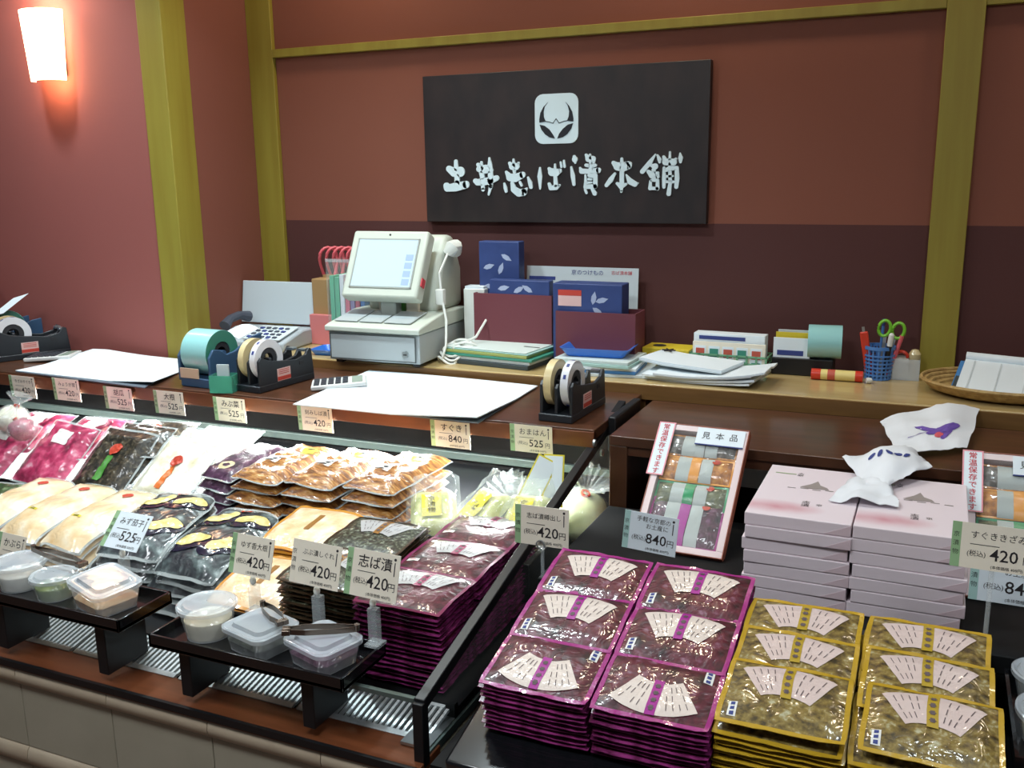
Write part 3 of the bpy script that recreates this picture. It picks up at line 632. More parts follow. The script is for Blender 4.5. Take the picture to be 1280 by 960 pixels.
# ================================================================== PRICE CARDS
def price_card(loc, tilt, rz, title, price, label, w=.120, h=.078, band='card_green', stand=0, roll=0, title2=None, pale=False):
    t = thing('price_card', label, 'price card', loc, (pi/2-tilt, 0, rz)); t.rotation_mode = 'XYZ'
    if roll: t.rotation_euler = (Matrix.Rotation(rz,3,'Z') @ Matrix.Rotation(pi/2-tilt,3,'X') @ Matrix.Rotation(roll,3,'Z')).to_euler()
    c = BX(-w/2,w/2,0,h,-.0012,0).build('card','paper' if pale else 'card_cream',t)
    bd = BX(-w/2,-w/2+w*.11,0,h,0,.0004).build('side_band',band,t)
    text('京\n漬\n物',h*.13,'ink',bd,(-w/2+w*.055,h*.52,.0006),space=1.5)
    if title2:
        text(title,h*.15,'ink',c,(w*.05,h*.83,.0005)); text(title2,h*.15,'ink',c,(w*.12,h*.66,.0005))
    else:
        n = len(title); s = min(h*.30, w*.62/max(n,2)*1.05); text(title,s,'ink',c,(w*.04,h*.74,.0005),.0002 if n < 4 else 0)
        BX(-w*.28,w*.06,h*.535,h*.548,0,.0005).build('small_print','ink',c)
    text('(税込)',h*.145,'ink',c,(-w*.20,h*.33,.0005)); text(str(price),h*.37,'ink',c,(w*.12,h*.34,.0005),.0002); text('円',h*.20,'ink',c,(w*.385,h*.30,.0005))
    text('(本体価格 %d円)' % round(price/1.05),h*.085,'ink',c,(w*.16,h*.08,.0005))
    MB().cyl(.0028,0,.0005,12,TR(w*.41,h*.90,0)).build('dot_mark','ink',c); BX(w*.402,w*.418,h*.55,h*.84,0,.0004).build('small_print','ink',c)
    if stand:
        inv = t.rotation_euler.to_matrix().inverted().to_4x4()       # upright acrylic stand in world directions
        def up(b, n, m): b.build(n, m, t, rot=inv.to_euler())
        up(BX(-.010,.010,.006,.022,-stand,-.026),'acrylic_block','clear_acrylic'); up(BX(-.016,.016,-.002,.030,-stand,-stand+.005),'acrylic_foot','clear_acrylic')
        up(MB().lathe([(.003,-.012),(.0062,-.008),(.007,-.002),(.0055,.004),(.002,.007)],14,TR(0,.012,-.012)),'white_knob','white_plastic')
        up(BX(-.006,.006,.010,.014,-.026,-.012),'neck','clear_acrylic')
    return t
Yc = 2.300
for x, title, pr, lab, bc, z in [(-2.905,'きざみすぐき',420,'cream price card at the far left under the wooden case top','card_green',.806),(-2.693,'みょうが茸',420,'cream price card second from the left under the wooden case top','card_green',.812),
        (-2.457,'胡瓜',525,'cream price card third from the left, above the kelp packs','card_green',.801),(-2.238,'大根',525,'cream price card above the white radish packs','card_green',.805),
        (-1.992,'みぶ菜',525,'cream price card under the green box on the case top','card_green',.803),(-1.67,'刻みしば漬',420,'cream price card half hidden under the left corner of the middle pad','card_green',.803),
        (-1.213,'すぐき',840,'cream 840 price card half hidden under the right corner of the middle pad','card_green',.800),(-.966,'おまはん',525,'cream 525 price card under the black twin tape dispenser','card_green',.812)]:
    price_card((x, Yc, z), -.06, 0, title, pr, lab, .124, .078, bc)
price_card((-1.632,1.478,.745), .75, -.02, 'みず茄子', 525, 'white price card for 525 lying back against the aubergine packs', .112, .088, stand=.095, pale=True)
price_card((-1.264,1.475,.742), .30, -.05, 'ゆず香大根', 420, 'price card for 420 in front of the cream radish packs', .112, .084, stand=.085)
price_card((-1.095,1.465,.752), .28, -.06, 'ぶぶ漬しぐれ', 420, 'price card for 420 in the middle of three on the right sample tray', .122, .088, stand=.098, band='card_cream')
price_card((-.953,1.450,.757), .28, -.05, '志ば漬', 420, 'price card for 420 with green band nearest the wine red packs', .122, .092, stand=.104)
price_card((-.735,1.80,.766), .05, .02, '志ば漬樽出し', 420, 'price card for 420 on a clear rod between the two displays', .124, .088, stand=0)
t = thing('card_rod','thin clear rod with a ring clip holding a price card between the displays','card holder',(-.735,1.806,.566))
MB().cyl(.004,0,.20,10).build('rod','clear_acrylic',t); MB().ring(.008,.0105,-.002,.002,20,TR(0,-.012,.205)@RX(pi/2)).build('ring_clip','steel',t)
price_card((-2.03,1.495,.620), .35, -.05, 'かぶら', 420, 'price card cut off by the left edge above the round white sample tub', .10, .09, stand=.02)

# ================================================================== SAMPLE TRAYS AND TUBS
def sample_tray(x0, x1, zr, legs, label, y0=1.325, y1=1.478, zl=.50):
    t = thing('sample_tray', label, 'tray', ((x0+x1)/2, 0, 0)); w = (x1-x0)/2
    BX(-w,w,y0,y1,zr-.026,zr-.020).build('tray_floor','black_gloss',t)
    for a in ((-w,w,y0,y0+.006),(-w,w,y1-.006,y1),(-w,-w+.006,y0,y1),(w-.006,w,y0,y1)): BX(*a,zr-.028,zr).build('rim','black_gloss',t,bevel=.001)
    for lx in legs:
        q = lx-(x0+x1)/2; BX(q-.014,q+.014,1.345,1.46,zl+.001,zr-.026).build('leg','black_satin',t,bevel=.002)
sample_tray(-1.975,-1.485,.668,(-1.87,-1.565),'glossy black sample tray on legs at the left of the case ledge',zl=.518)
sample_tray(-1.405,-.938,.654,(-1.335,-1.035),'glossy black sample tray on legs in front of the wine red packs',zl=.518)
content('tub_white',[(.3,(214,206,190)),(.6,(244,240,230))],30,.6); content('tub_green',[(.3,(70,92,40)),(.55,(140,160,80)),(.8,(200,210,150))],40,.6)
content('tub_peach',[(.3,(214,150,100)),(.55,(236,196,150)),(.8,(250,226,190))],30,.6); content('tub_cream',[(.3,(220,206,170)),(.6,(244,234,208))],18,.6)
content('tub_dark',[(.3,(40,44,40)),(.55,(84,90,80)),(.8,(150,160,150))],60,.6); content('tub_purple',[(.3,(60,24,50)),(.55,(110,60,90)),(.8,(180,150,170))],50,.6)
def tub(loc, label, m, square=False, r=.05, h=.052, lid=(0,0,0), rz=0, group=None, lift=0):
    t = thing('sample_tub', label, 'food tub', loc, (0,0,rz), group)
    if not square:
        MB().lathe([(r*.80,.001),(r*.80,0),(r*.92,h*.55),(r*1.0,h*.9),(r*1.04,h)],32,cap=False).build('tub','tub_plastic',t)
        MB().lathe([(.001,.0005),(r*.80,.0008)],32,cap=False).build('tub_base','tub_plastic',t)
        MB().lathe([(r*.77,.003),(r*.86,h*.5),(r*.86,h*.62),(r*.5,h*.72),(r*.1,h*.70)],24).build('pickles',m,t)
        MB().lathe([(r*1.06,-.006),(r*1.10,-.005),(r*1.10,.002),(r*1.04,.004),(r*.92,.001),(r*.84,.006),(r*.6,.0075),(.001,.008)],32,cap=False).build('lid','lid_plastic',t,(0,0,h+.004),lid)
    else:
        def loop(s, z, q): return [(x*s,y*s,z) for x,y in rrect(2*r,2*r*.86,q)]
        def loft(loops):
            b = MB(); n = len(loops[0]); vs = [p for l in loops for p in l]
            fs = [(k*n+i,k*n+(i+1)%n,(k+1)*n+(i+1)%n,(k+1)*n+i) for k in range(len(loops)-1) for i in range(n)]; fs.append(tuple(range((len(loops)-1)*n,len(loops)*n))); return b.add(vs,fs)
        loft([loop(1.04,h,.02),loop(1.0,h*.95,.02),loop(.86,.0,.018)]).build('tub','tub_plastic',t)
        loft([loop(.84,.003,.018),loop(.92,h*.5,.018),loop(.80,h*.66,.018),loop(.3,h*.7,.018)]).build('pickles',m,t)
        loft([loop(1.06,-.006,.022),loop(1.10,-.005,.022),loop(1.10,.003,.022),loop(1.04,.005,.022),loop(.94,.003,.022),loop(.80,.004,.02),loop(.74,.011,.02)]).build('lid','lid_plastic',t,(0,0,h+.004+lift),lid)
    return t
Z1 = .6485; Z2 = .6345
tub((-1.862,1.405,Z1),'round clear tub of white pickles with lid at the left end','tub_white',r=.055,h=.056)
tub((-1.742,1.395,Z1),'small round clear tub of green cucumber pickles with lid','tub_green',r=.047,h=.046)
tub((-1.595,1.400,Z1),'square clear tub of peach pickles with its lid tilted','tub_peach',True,.062,.046,(.05,.10,0),-.25,lift=.007)
tub((-1.318,1.405,Z2),'round milky tub of cream pickles with domed lid','tub_cream',r=.056,h=.062)
tub((-1.180,1.400,Z2),'square clear tub between the round tub and the tub with tongs','tub_dark',True,.060,.042,(0,0,0),-.25)
tub((-1.030,1.400,Z2),'square clear tub of purple pickles with tongs across its lid','tub_purple',True,.060,.042,(0,0,0),-.3)
mat('tongs',(120,108,98),.25,metal=.9)
def tongs(loc, rot, label, L=.13):
    t = thing('serving_tongs', label, 'tongs', loc, rot)
    for s in (-1,1):
        b = MB(); pts=[(-L/2,s*.004,.006),(-L*.2,s*.011,.006),(L*.25,s*.013,.005),(L/2,s*.006,.004)]
        for (p,q) in zip(pts,pts[1:]): b.add([(p[0],p[1]-.0008,p[2]-.006),(q[0],q[1]-.0008,q[2]-.006),(q[0],q[1]-.0008,q[2]+.005),(p[0],p[1]-.0008,p[2]+.005),(p[0],p[1]+.0008,p[2]-.006),(q[0],q[1]+.0008,q[2]-.006),(q[0],q[1]+.0008,q[2]+.005),(p[0],p[1]+.0008,p[2]+.005)],
                                             [(0,3,2,1),(4,5,6,7),(0,1,5,4),(2,3,7,6),(1,2,6,5),(0,4,7,3)])
        b.build('arm','tongs',t); BX(L/2-.004,L/2+.012,s*.006-.006,s*.006+.006,-.002,.008).build('grip_tip','tongs',t,bevel=.001)
    MB().cyl(.006,-.003,.010,12,TR(-L/2,0,.004)).build('spring_joint','tongs',t)
tongs((-1.03,1.40,Z2+.062),(0,-.06,.55+pi),'steel serving tongs across the lid of the rightmost square tub')
tongs((-1.17,1.425,Z2+.060),(0,-.05,-.55),'steel serving tongs on the lid of the middle square tub',.10)
tongs((-1.775,1.435,Z1+.07),(0,0,-.12),'long steel tongs across the two round tubs at the left',.17)
# ================================================================== ON THE CASE TOP (z = .89)
ZT = .8905; ZC = .9205
def sheet(name, corners, n=16, lift=lambda u,v:0, thick=.002, m='paper', parent=None):
    a,b,c,d = [Vector(p) for p in corners]      # back left, back right, front right, front left
    f = lambda u,v: tuple((d*(1-u)+c*u)*(1-v)+(a*(1-u)+b*u)*v + Vector((0,0,lift(u,v)+thick)))
    return MB().grid(f, n, n, thick=thick).build(name, m, parent, smooth=50)
mat('pad_grey',(92,104,116),.6)
t = thing('paper_pad','large white paper pad lying on the case top left of the twin dispenser','paper pad',(0,0,0))
sheet('under_sheet',[(-1.74,2.745,ZT),(-1.125,2.720,ZT),(-1.106,2.258,ZT),(-1.70,2.262,ZT)],12,lambda u,v:0,.004,'pad_grey',t)
sheet('top_sheet',[(-1.76,2.75,ZT+.004),(-1.121,2.724,ZT+.004),(-1.100,2.245,ZT+.004),(-1.708,2.245,ZT+.004)],20,lambda u,v:.010*max(0,u-.55)*max(0,.6-v)*6+.012*max(0,v-.8)*5*u*(1-u),.003,'paper',t)
t = thing('paper_pad','white paper pad with lifted corner lying on the case top by the pink wall','paper pad',(0,0,0))
sheet('under_sheet',[(-2.93,2.64,ZT),(-2.50,2.69,ZT),(-2.315,2.275,ZT),(-2.955,2.318,ZT)],12,lambda u,v:0,.003,'pad_grey',t)
sheet('top_sheet',[(-2.95,2.66,ZT+.003),(-2.46,2.70,ZT+.003),(-2.30,2.30,ZT+.003),(-2.962,2.322,ZT+.003)],20,lambda u,v:.05*max(0,v-.35)*max(0,.75-abs(u-.15))*(1-u)+.03*max(0,u-.7)*max(0,.5-v)*3,.002,'paper',t)
# --- tape dispensers
mat('dispenser_black',(34,38,44),.4); mat('dispenser_blue',(54,84,116),.45); mat('tape_cream',(214,196,150),.25,coat=.6); mat('tape_white',(222,222,226),.25,coat=.6)
mat('tape_aqua',(150,206,206),.3,coat=.5); mat('core_dark',(40,40,44),.6); mat('tape_side_green',(60,130,110),.35); mat('label_pink',(226,186,180),.5); mat('label_redprint',(196,66,52),.5); mat('wood_light',(206,176,150),.5)
def roll(parent, x, y, z, r, w, m, core=.6, side=None, marks=None):
    T = TR(x,y,z)@RY(pi/2)
    o = MB().ring(r*core,r,-w/2,w/2,40,T).build('tape_roll',m,parent)
    MB().ring(r*core*.55,r*core-.001,-w/2+.002,w/2-.002,28,T).build('core','core_dark',o)
    if side: MB().ring(r*core,r*.985,w/2,w/2+.0006,40,T).build('roll_side',side,o)
    if marks:
        for k in range(9):
            a = -pi*.35+k*pi*.19; BX(-.004,.004,-.006,.006,0,.0006).build('tape_print',marks,o,(x,y+(r+.0002)*sin(a),z+(r+.0002)*cos(a)),(-a,0,0))
    return o
def cheek(parent, x, pts, th, m, name='cheek'):
    MB().prism(pts,-th/2,th/2,Matrix(((0,0,1,x),(1,0,0,0),(0,1,0,0),(0,0,0,1)))).build(name,m,parent,bevel=.002)
def twin_dispenser(loc, rz, label, L=.26, W=.10):
    t = thing('tape_dispenser', label, 'tape dispenser', loc, (0,0,rz))
    BX(-W/2,W/2,0,L,0,.022).build('base','dispenser_black',t,bevel=.003)
    prof = [(.008,.02),(.008,.10),(.02,.112),(.05,.098),(.10,.088),(.15,.082),(.18,.078),(L-.035,.088),(L-.02,.108),(L-.008,.104),(L,.02)]
    for x in (-W/2+.006,W/2-.006): cheek(t,x,prof,.010,'dispenser_black')
    cheek(t,0,[(y,z*.93) for y,z in prof],.010,'dispenser_black','middle_cheek')
    roll(t,-W*.25,.066,.098,.064,.022,'tape_cream'); roll(t,W*.25,.066,.098,.064,.022,'tape_white',marks='ink_blue')
    for x in (-W*.25,W*.25): BX(x-.018,x+.018,.060,.072,.092,.104).build('axle','dispenser_black',t,bevel=.003)
    for x in (-W*.25,W*.25): BX(x-.014,x+.014,L-.032,L-.012,.096,.104).build('cutter','steel',t)
    lb = BX(W/2-.001,W/2+.0006,.085,.145,.024,.064).build('warning_label','label_pink',t); BX(W/2,W/2+.0010,.085,.145,.026,.038).build('red_strip','label_redprint',lb)
    for z in (.046,.052,.058): BX(W/2,W/2+.0010,.092,.138,z,z+.0022).build('print_line','label_redprint',lb)
    BX(W/2-.012,W/2+.0004,.19,.21,.060,.072).build('notch','core_dark',t)
    return t
twin_dispenser((-.915,2.345,ZT),-.04,'black twin tape dispenser at the right end of the case top')
twin_dispenser((-1.955,2.345,ZT),-.10,'black twin tape dispenser between the blue dispenser and the calculator')
twin_dispenser((-3.215,2.44,ZT),-.45,'black twin tape dispenser at the far left of the case top')
t = thing('label_dispenser','blue dispenser with a wide aqua label roll on the case top','tape dispenser',(-2.165,2.345,ZT),(0,0,-.05))
BX(-.062,.062,0,.25,0,.03).build('base','dispenser_blue',t,bevel=.003); BX(-.058,.02,-.004,.0,.03,.062).build('front_label','wood_light',t)
pr = [(0,.02),(0,.10),(.02,.125),(.05,.12),(.08,.10),(.12,.105),(.20,.14),(.25,.145),(.25,.02)]
for x in (-.065,.065): cheek(t,x,pr,.010,'dispenser_blue')
roll(t,0,.075,.105,.075,.108,'tape_aqua',.5,'tape_side_green'); MB().cyl(.01,-.062,.062,12,TR(0,.075,.105)@RY(pi/2)).build('axle','dispenser_blue',t)
MB().grid(lambda u,v:(-.05+.10*u,.16+.10*v,.15+.02*v-.012*(2*u-1)**2),8,6,thick=.001).build('loose_label','paper',t)
t = thing('label_dispenser','aqua label roll dispenser with a loose white slip by the left edge','tape dispenser',(-3.34,2.50,ZT),(0,0,-.3))
BX(-.055,.055,0,.2,0,.03).build('base','dispenser_blue',t,bevel=.003)
for x in (-.058,.058): cheek(t,x,[(y*.8,z*.9) for y,z in pr],.008,'dispenser_blue')
roll(t,0,.075,.105,.068,.10,'tape_aqua',.5,'tape_side_green')
MB().grid(lambda u,v:(.02+.07*u,.02+.10*v+.03*u,.15+.065*v+.02*u),6,6,thick=.001).build('paper_slip','paper',t)
# --- green clear box, calculators
mat('clear_green',(86,176,150),.12,alpha=.62,coat=1); mat('calc_body',(206,206,204),.4); mat('calc_key',(52,56,64),.5); mat('calc_screen',(150,164,150),.25)
t = thing('card_box','small clear green plastic box of cards beside the blue dispenser','box',(-2.035,2.335,ZT),(0,0,.25))
for a in ((-.038,.038,-.03,.03,0,.003),(-.038,.038,-.03,-.027,.003,.055),(-.038,.038,.027,.03,.003,.055),(-.038,-.035,-.027,.027,.003,.055),(.035,.038,-.027,.027,.003,.055),(-.036,.036,-.002,.0,.003,.05)): BX(*a).build('wall','clear_green',t)
BX(-.026,.014,.004,.010,.004,.085).build('paper_slip','paper_grey',t); BX(-.02,.03,-.018,-.012,.004,.045).build('card','clear_green',t)
def calculator(loc, rz, label, w=.11, d=.175):
    t = thing('calculator', label, 'calculator', loc, (radians(3),0,rz))
    BX(-w/2,w/2,0,d,.001,.016).build('body','calc_body',t,bevel=.004); BX(-w*.42,w*.42,d*.74,d*.93,.016,.0175).build('display','calc_screen',t)
    for i in range(5):
        for j in range(5): BX(-w*.42+i*w*.172,-w*.42+i*w*.172+w*.14,d*.05+j*d*.13,d*.05+j*d*.13+d*.095,.0158,.0195).build('key','calc_key',t)
calculator((-1.80,2.47,ZT),-1.0,'light grey calculator behind the paper pad in front of the cash register')
calculator((-3.10,2.50,ZT),-1.15,'light grey calculator beside the paper pad by the pink wall')
# --- tan hoop and pink box at the left edge
mat('wicker',(190,160,104),.6,c2=(160,128,76),scale=60); mat('pink_card',(206,120,120),.6)
t = thing('hoop_basket','tan hoop handled basket with blue wrap at the left edge','basket',(-3.52,2.60,ZT))
BX(-.08,.10,-.05,.05,.0,.14).build('holder','pink_card',t,bevel=.003)
MB().tube([(.13*cos(a)-.02,0,.14+.20*sin(a)) for a in [pi*k/16 for k in range(17)]],.012,8).build('hoop','wicker',t); BX(-.06,.02,-.04,.04,.14,.24).build('wrap','dispenser_blue',t,bevel=.006)

# ================================================================== ON THE BACK COUNTER (z = .92)
# --- fax telephone
mat('fax_grey',(170,178,184),.5); mat('fax_panel',(198,210,216),.5); mat('fax_dark',(70,76,90),.5)
t = thing('fax_machine','grey fax telephone with upright paper tray beside the corner post','fax machine',(-2.335,2.93,ZC),(0,0,.05))
MB().prism([(-.12,0),(.13,0),(.13,.06),(.02,.065),(-.12,.035)],-.16,.16,Matrix(((0,0,1,0),(1,0,0,0),(0,1,0,0),(0,0,0,1)))).build('body','fax_grey',t,bevel=.008)
BX(-.175,.175,0,.006,0,.165).build('paper_tray','fax_panel',t,(0,.09,.070),(radians(-10),0,0),bevel=.003)
kp = BX(-.02,.14,-.12,.02,.0,.004).build('key_panel','paper_grey',t,(.0,0,.0665),(radians(12),0,0))
for i in range(5):
    for j in range(4): BX(0,.016,0,.012,.004,.008).build('key','fax_dark' if (i+j)%3 else 'ink_blue',kp,(-.01+i*.028,-.108+j*.03,0))
hs = MB().tube([(-.11,-.10,.085),(-.115,-.06,.105),(-.115,.0,.112),(-.11,.05,.10)],[.022,.016,.016,.022],10).build('handset','fax_dark',t)
# --- pink box with paper bags, clear file rack
mat('kraft',(162,128,84),.7); mat('pink_band',(220,96,106),.5)
t = thing('bag_holder','pink cardboard holder with brown paper bags left of the file rack','holder',(-2.135,3.06,ZC))
BX(-.05,.05,-.05,.05,0,.115).build('box','pink_card',t,bevel=.002); BX(-.046,.03,-.03,.03,.10,.25).build('paper_bags','kraft',t,bevel=.004)
t = thing('ribbon_loops','pink looped ribbon rolls standing behind the paper bags','ribbon',(-2.075,3.12,ZC))
for k in range(5):
    a0=-.35+.16*k; MB().tube([(.055*cos(q)*.6+(.028*k-.07),.02*sin(q*2)-.02+.005*k,.28+.085*sin(q)) for q in [2*pi*i/24 for i in range(25)]],.006,6,).build('ribbon_loop','pink_band',t)
BX(-.09,.10,-.035,.0,.0,.26).build('ribbon_box','kraft',t)
t = thing('file_rack','clear plastic file rack with coloured folders behind the cash register','file rack',(-1.975,3.06,ZC))
mat('folder_green',(90,176,140),.5); mat('folder_pink',(206,110,130),.5); mat('folder_blue',(80,120,180),.5); mat('folder_white',(220,226,232),.5); mat('folder_violet',(150,140,180),.5)
for k,(m,h_) in enumerate([('folder_green',.27),('folder_green',.265),('folder_white',.275),('folder_pink',.26),('folder_violet',.27),('folder_pink',.25),('folder_blue',.26)]): BX(-.088+k*.022,-.070+k*.022,-.08,.05,.004,h_).build('folder',m,t,bevel=.001)
for a in ((-.095,.085,-.09,-.087,0,.33),(-.095,-.092,-.09,.06,0,.33),(.082,.085,-.09,.06,0,.33),(-.095,.085,-.09,.06,0,.003)): BX(*a).build('rack_wall','glass',t)
BX(-.095,.085,-.0915,-.0865,.322,.334).build('rack_edge','clear_acrylic',t)
mat('tray_blue',(40,110,206),.3,coat=.4)
def blue_tray(loc, rz, label, w, d, h):
    t = thing('coin_tray', label, 'tray', loc, (0,0,rz)); a=[rrect(w*.8,d*.8,.015),rrect(w,d,.02),rrect(w*.95,d*.95,.018),rrect(w*.76,d*.76,.013)]; zs=(0,h,h,.004); b=MB(); n=len(a[0])
    b.add([(x,y,z) for l,z in zip(a,zs) for x,y in l],[tuple(range(n-1,-1,-1))]+[(k*n+i,k*n+(i+1)%n,(k+1)*n+(i+1)%n,(k+1)*n+i) for k in range(3) for i in range(n)]+[tuple(range(3*n,4*n))])
    b.build('dish','tray_blue',t,smooth=40); return t
blue_tray((-1.985,2.875,ZC),.1,'bright blue coin tray left of the cash register',.15,.12,.02)
# --- cash register
mat('pos',(196,202,190),.45); mat('pos_dark',(150,156,150),.5); mat('pos_grey',(172,180,182),.45); mat('pos_line',(84,90,90),.5)
mat('pos_screen',(170,190,205),.1,emit=(205,225,245),estr=.38); mat('screen_ui',(150,170,200),.2,emit=(150,175,210),estr=.3)
t = thing('cash_register','pale grey touch screen cash register with drawer on the back counter','cash register',(-1.725,2.72,ZC),(0,0,.04))
BX(-.175,.175,.01,.40,.012,.112).build('cash_drawer','pos_grey',t,bevel=.004)
df = BX(-.165,.160,.004,.010,.020,.104).build('drawer_front','pos_grey',t,bevel=.002)
for a in ((-.168,.163,.0035,.006,.103,.106),(-.168,.163,.0035,.006,.018,.021),(-.168,-.165,.0035,.006,.018,.106),(.160,.163,.0035,.006,.018,.106)): BX(*a).build('drawer_gap','pos_line',df)
MB().cyl(.012,-.004,.004,16,TR(.125,.003,.045)@RX(pi/2)).build('lock','steel',df); BX(.119,.131,-.003,-.001,.043,.047).build('key_slot','ink',df)
for x in (-.15,.15): BX(x-.012,x+.012,.03,.055,0,.012).build('foot','black_satin',t)
MB().prism([(-.005,.114),(.40,.114),(.40,.16),(.20,.165),(.02,.138),(-.005,.132)],-.182,.182,Matrix(((0,0,1,0),(1,0,0,0),(0,1,0,0),(0,0,0,1)))).build('base_unit','pos',t,bevel=.004)
for k,(x0,x1) in enumerate(((-.165,-.075),(-.068,.02),(.028,.13))): BX(x0,x1,0,.13,0,.004).build('key_pad','pos_grey',t,(0,.035,.143),(radians(9),0,0),bevel=.001)
for k,(x0,m) in enumerate(((-.06,'card_cream'),(-.005,'label_green'),(.05,'card_cream'))): BX(x0,x0+.045,.165,.18,.165,.195).build('card_slot',m,t)
MB().prism([(.20,.16),(.42,.16),(.42,.30),(.36,.42),(.30,.425),(.25,.34)],-.13,.15,Matrix(((0,0,1,0),(1,0,0,0),(0,1,0,0),(0,0,0,1)))).build('rear_body','pos',t,bevel=.02,seg=3)
BX(-.03,.03,.12,.22,.15,.30).build('screen_neck','pos_dark',t,bevel=.006)
tl = radians(-28)
sc_ = BX(-.148,.148,-.02,.035,-.125,.125).build('screen_housing','pos',t,(-.015,.155,.325),(tl,0,0),bevel=.010,seg=3)
BX(-.115,.115,-.0225,-.018,-.085,.088).build('touch_screen','pos_screen',sc_); [BX(.080,.108,-.0235,-.022,-.078+.03*k,-.056+.03*k).build('screen_button','screen_ui',sc_) for k in range(4)]
for a in ((-.121,.121,-.023,-.019,.088,.093),(-.121,.121,-.023,-.019,-.091,-.085),(-.121,-.115,-.023,-.019,-.091,.093),(.115,.121,-.023,-.019,-.091,.093)): BX(*a).build('screen_bezel','pos_dark',sc_)
MB().cyl(.004,0,.002,10,TR(0,-.0195,.108)@RX(pi/2)).build('power_mark','ink',sc_)
BX(.148,.152,-.01,.015,-.075,-.045).build('round_sticker','ink_red',sc_)
MB().tube([(.165,.28,.36),(.18,.28,.385),(.18,.30,.385),(.17,.33,.36)],[.022,.026,.026,.02],10).build('receiver','white_plastic',t)
MB().tube([(.17,.27,.37),(.165,.20,.30),(.175,.19,.22),(.20,.17,.14),(.215,.13,.06),(.21,.11,.02)],.0045,6).build('cord','white_plastic',t)
BX(.155,.185,.18,.205,.19,.245).build('cord_clip','white_plastic',t,bevel=.003)
t = thing('cable_coil','loose coil of white cable beside the cash drawer','cable',(-1.49,2.86,ZC))
for k in range(5): MB().tube([((.035+.006*k)*cos(a)+.01*k-.02,(.045)*sin(a)*.6+.012*k,.010+.012*k+.012*sin(a*2+k)) for a in [2*pi*i/24 for i in range(25)]],.0045,6).build('loop','white_plastic',t)
MB().tube([(.0,.0,.05),(.05,.08,.08),(.06,.16,.14)],.0045,6).build('loop','white_plastic',t)
t = thing('white_carton','slim white carton standing at the right side of the cash register','carton',(-1.49,3.06,ZC),(0,0,.05))
BX(-.04,.04,-.03,.03,0,.235).build('box','white_plastic',t,bevel=.002); BX(-.036,.036,-.026,.026,.235,.244).build('flap','paper',t)
# --- maroon card holders with blue gift boxes
mat('maroon_card',(112,54,62),.6); mat('gift_blue',(52,72,128),.5,c2=(44,62,114),scale=8); mat('leaf_print',(170,180,206),.5)
def leaf(parent, x, z, y, a, s=.03):
    pts=[(0,0),(s*.5,s*.22),(s,0.0),(s*.5,-s*.22)]; pts=[(0,0),(s*.25,s*.17),(s*.6,s*.19),(s,0),(s*.6,-s*.19),(s*.25,-s*.17)]
    MB().prism([(px*cos(a)-pz*sin(a),px*sin(a)+pz*cos(a)) for px,pz in pts],0,.0006,Matrix(((1,0,0,x),(0,0,-1,y),(0,1,0,z),(0,0,0,1)))).build('leaf_print','leaf_print',parent)
def gift(loc, rz, w, d, h, label, leaves, lab=False, ty=0):
    t = thing('gift_box', label, 'gift box', loc, (0,ty,rz)); b = BX(-w/2,w/2,-d/2,d/2,0,h).build('wrapped_box','gift_blue',t,bevel=.003)
    for x,z,a in leaves: leaf(b,x,z,-d/2-.0002,a,.045)
    if lab:
        l = BX(-w*.42,-w*.08,-d/2-.001,-d/2,h*.72,h*.90).build('label','label_pink',t); BX(-w*.42,-w*.08,-d/2-.0014,-d/2,h*.85,h*.92).build('label_stripe','label_redprint',l)
    return t
def holder(loc, w, d, h, label, rz=0):
    t = thing('card_holder', label, 'holder', loc, (0,0,rz))
    for n,a in (('front_panel',(-w/2,w/2,-d/2,-d/2+.004,0,h)),('back_panel',(-w/2,w/2,d/2-.004,d/2,0,h)),('side_panel',(-w/2,-w/2+.004,-d/2+.004,d/2-.004,0,h)),('side_panel',(w/2-.004,w/2,-d/2+.004,d/2-.004,0,h)),('bottom',(-w/2+.004,w/2-.004,-d/2+.004,d/2-.004,0,.004))): BX(*a).build(n,'maroon_card',t)
holder((-1.33,3.065,ZC),.295,.12,.225,'maroon card holder beside the white carton'); holder((-1.013,3.02,ZC),.275,.12,.182,'maroon card holder in front of the white flyer',.02)
gift((-1.405,3.09,ZC+.006),0,.155,.05,.395,'tall blue gift box with leaf print standing in the left maroon holder',[(-.06,.30,.3),(.0,.28,1.2),(-.055,.24,-.2),(.01,.35,-.5)])
b_ = gift((-1.305,3.03,ZC+.006),0,.225,.04,.268,'low blue gift box in the left maroon holder, in front of the tall one',[(-.02,.225,.5),(.05,.228,2.6),(-.08,.235,.2)])
gift((-1.045,3.015,ZC+.006),.02,.24,.085,.268,'blue gift box with red and white label in the right maroon holder',[(.02,.20,1.4),(.03,.21,.25),(.02,.19,-.6),(.07,.165,-.4)],True)
t = thing('flyer','white printed flyer standing behind the blue gift boxes','flyer',(-1.13,3.145,ZC),(radians(-4),0,0))
BX(-.21,.205,0,.003,0,.31).build('sheet','paper_grey',t); sh_ = t.children[0]
text('京のつけもの',.020,'ink_blue',sh_,(.02,-.001,.290),rot=(pi/2,0,0),name='print'); BX(-.2,-.10,-.0012,0,.262,.274).build('print','ink_blue',sh_); BX(-.02,.07,-.0012,0,.255,.262).build('print','ink_blue',sh_); text('志ば漬本舗',.015,'ink_red',sh_,(.145,-.001,.292),rot=(pi/2,0,0),name='print')
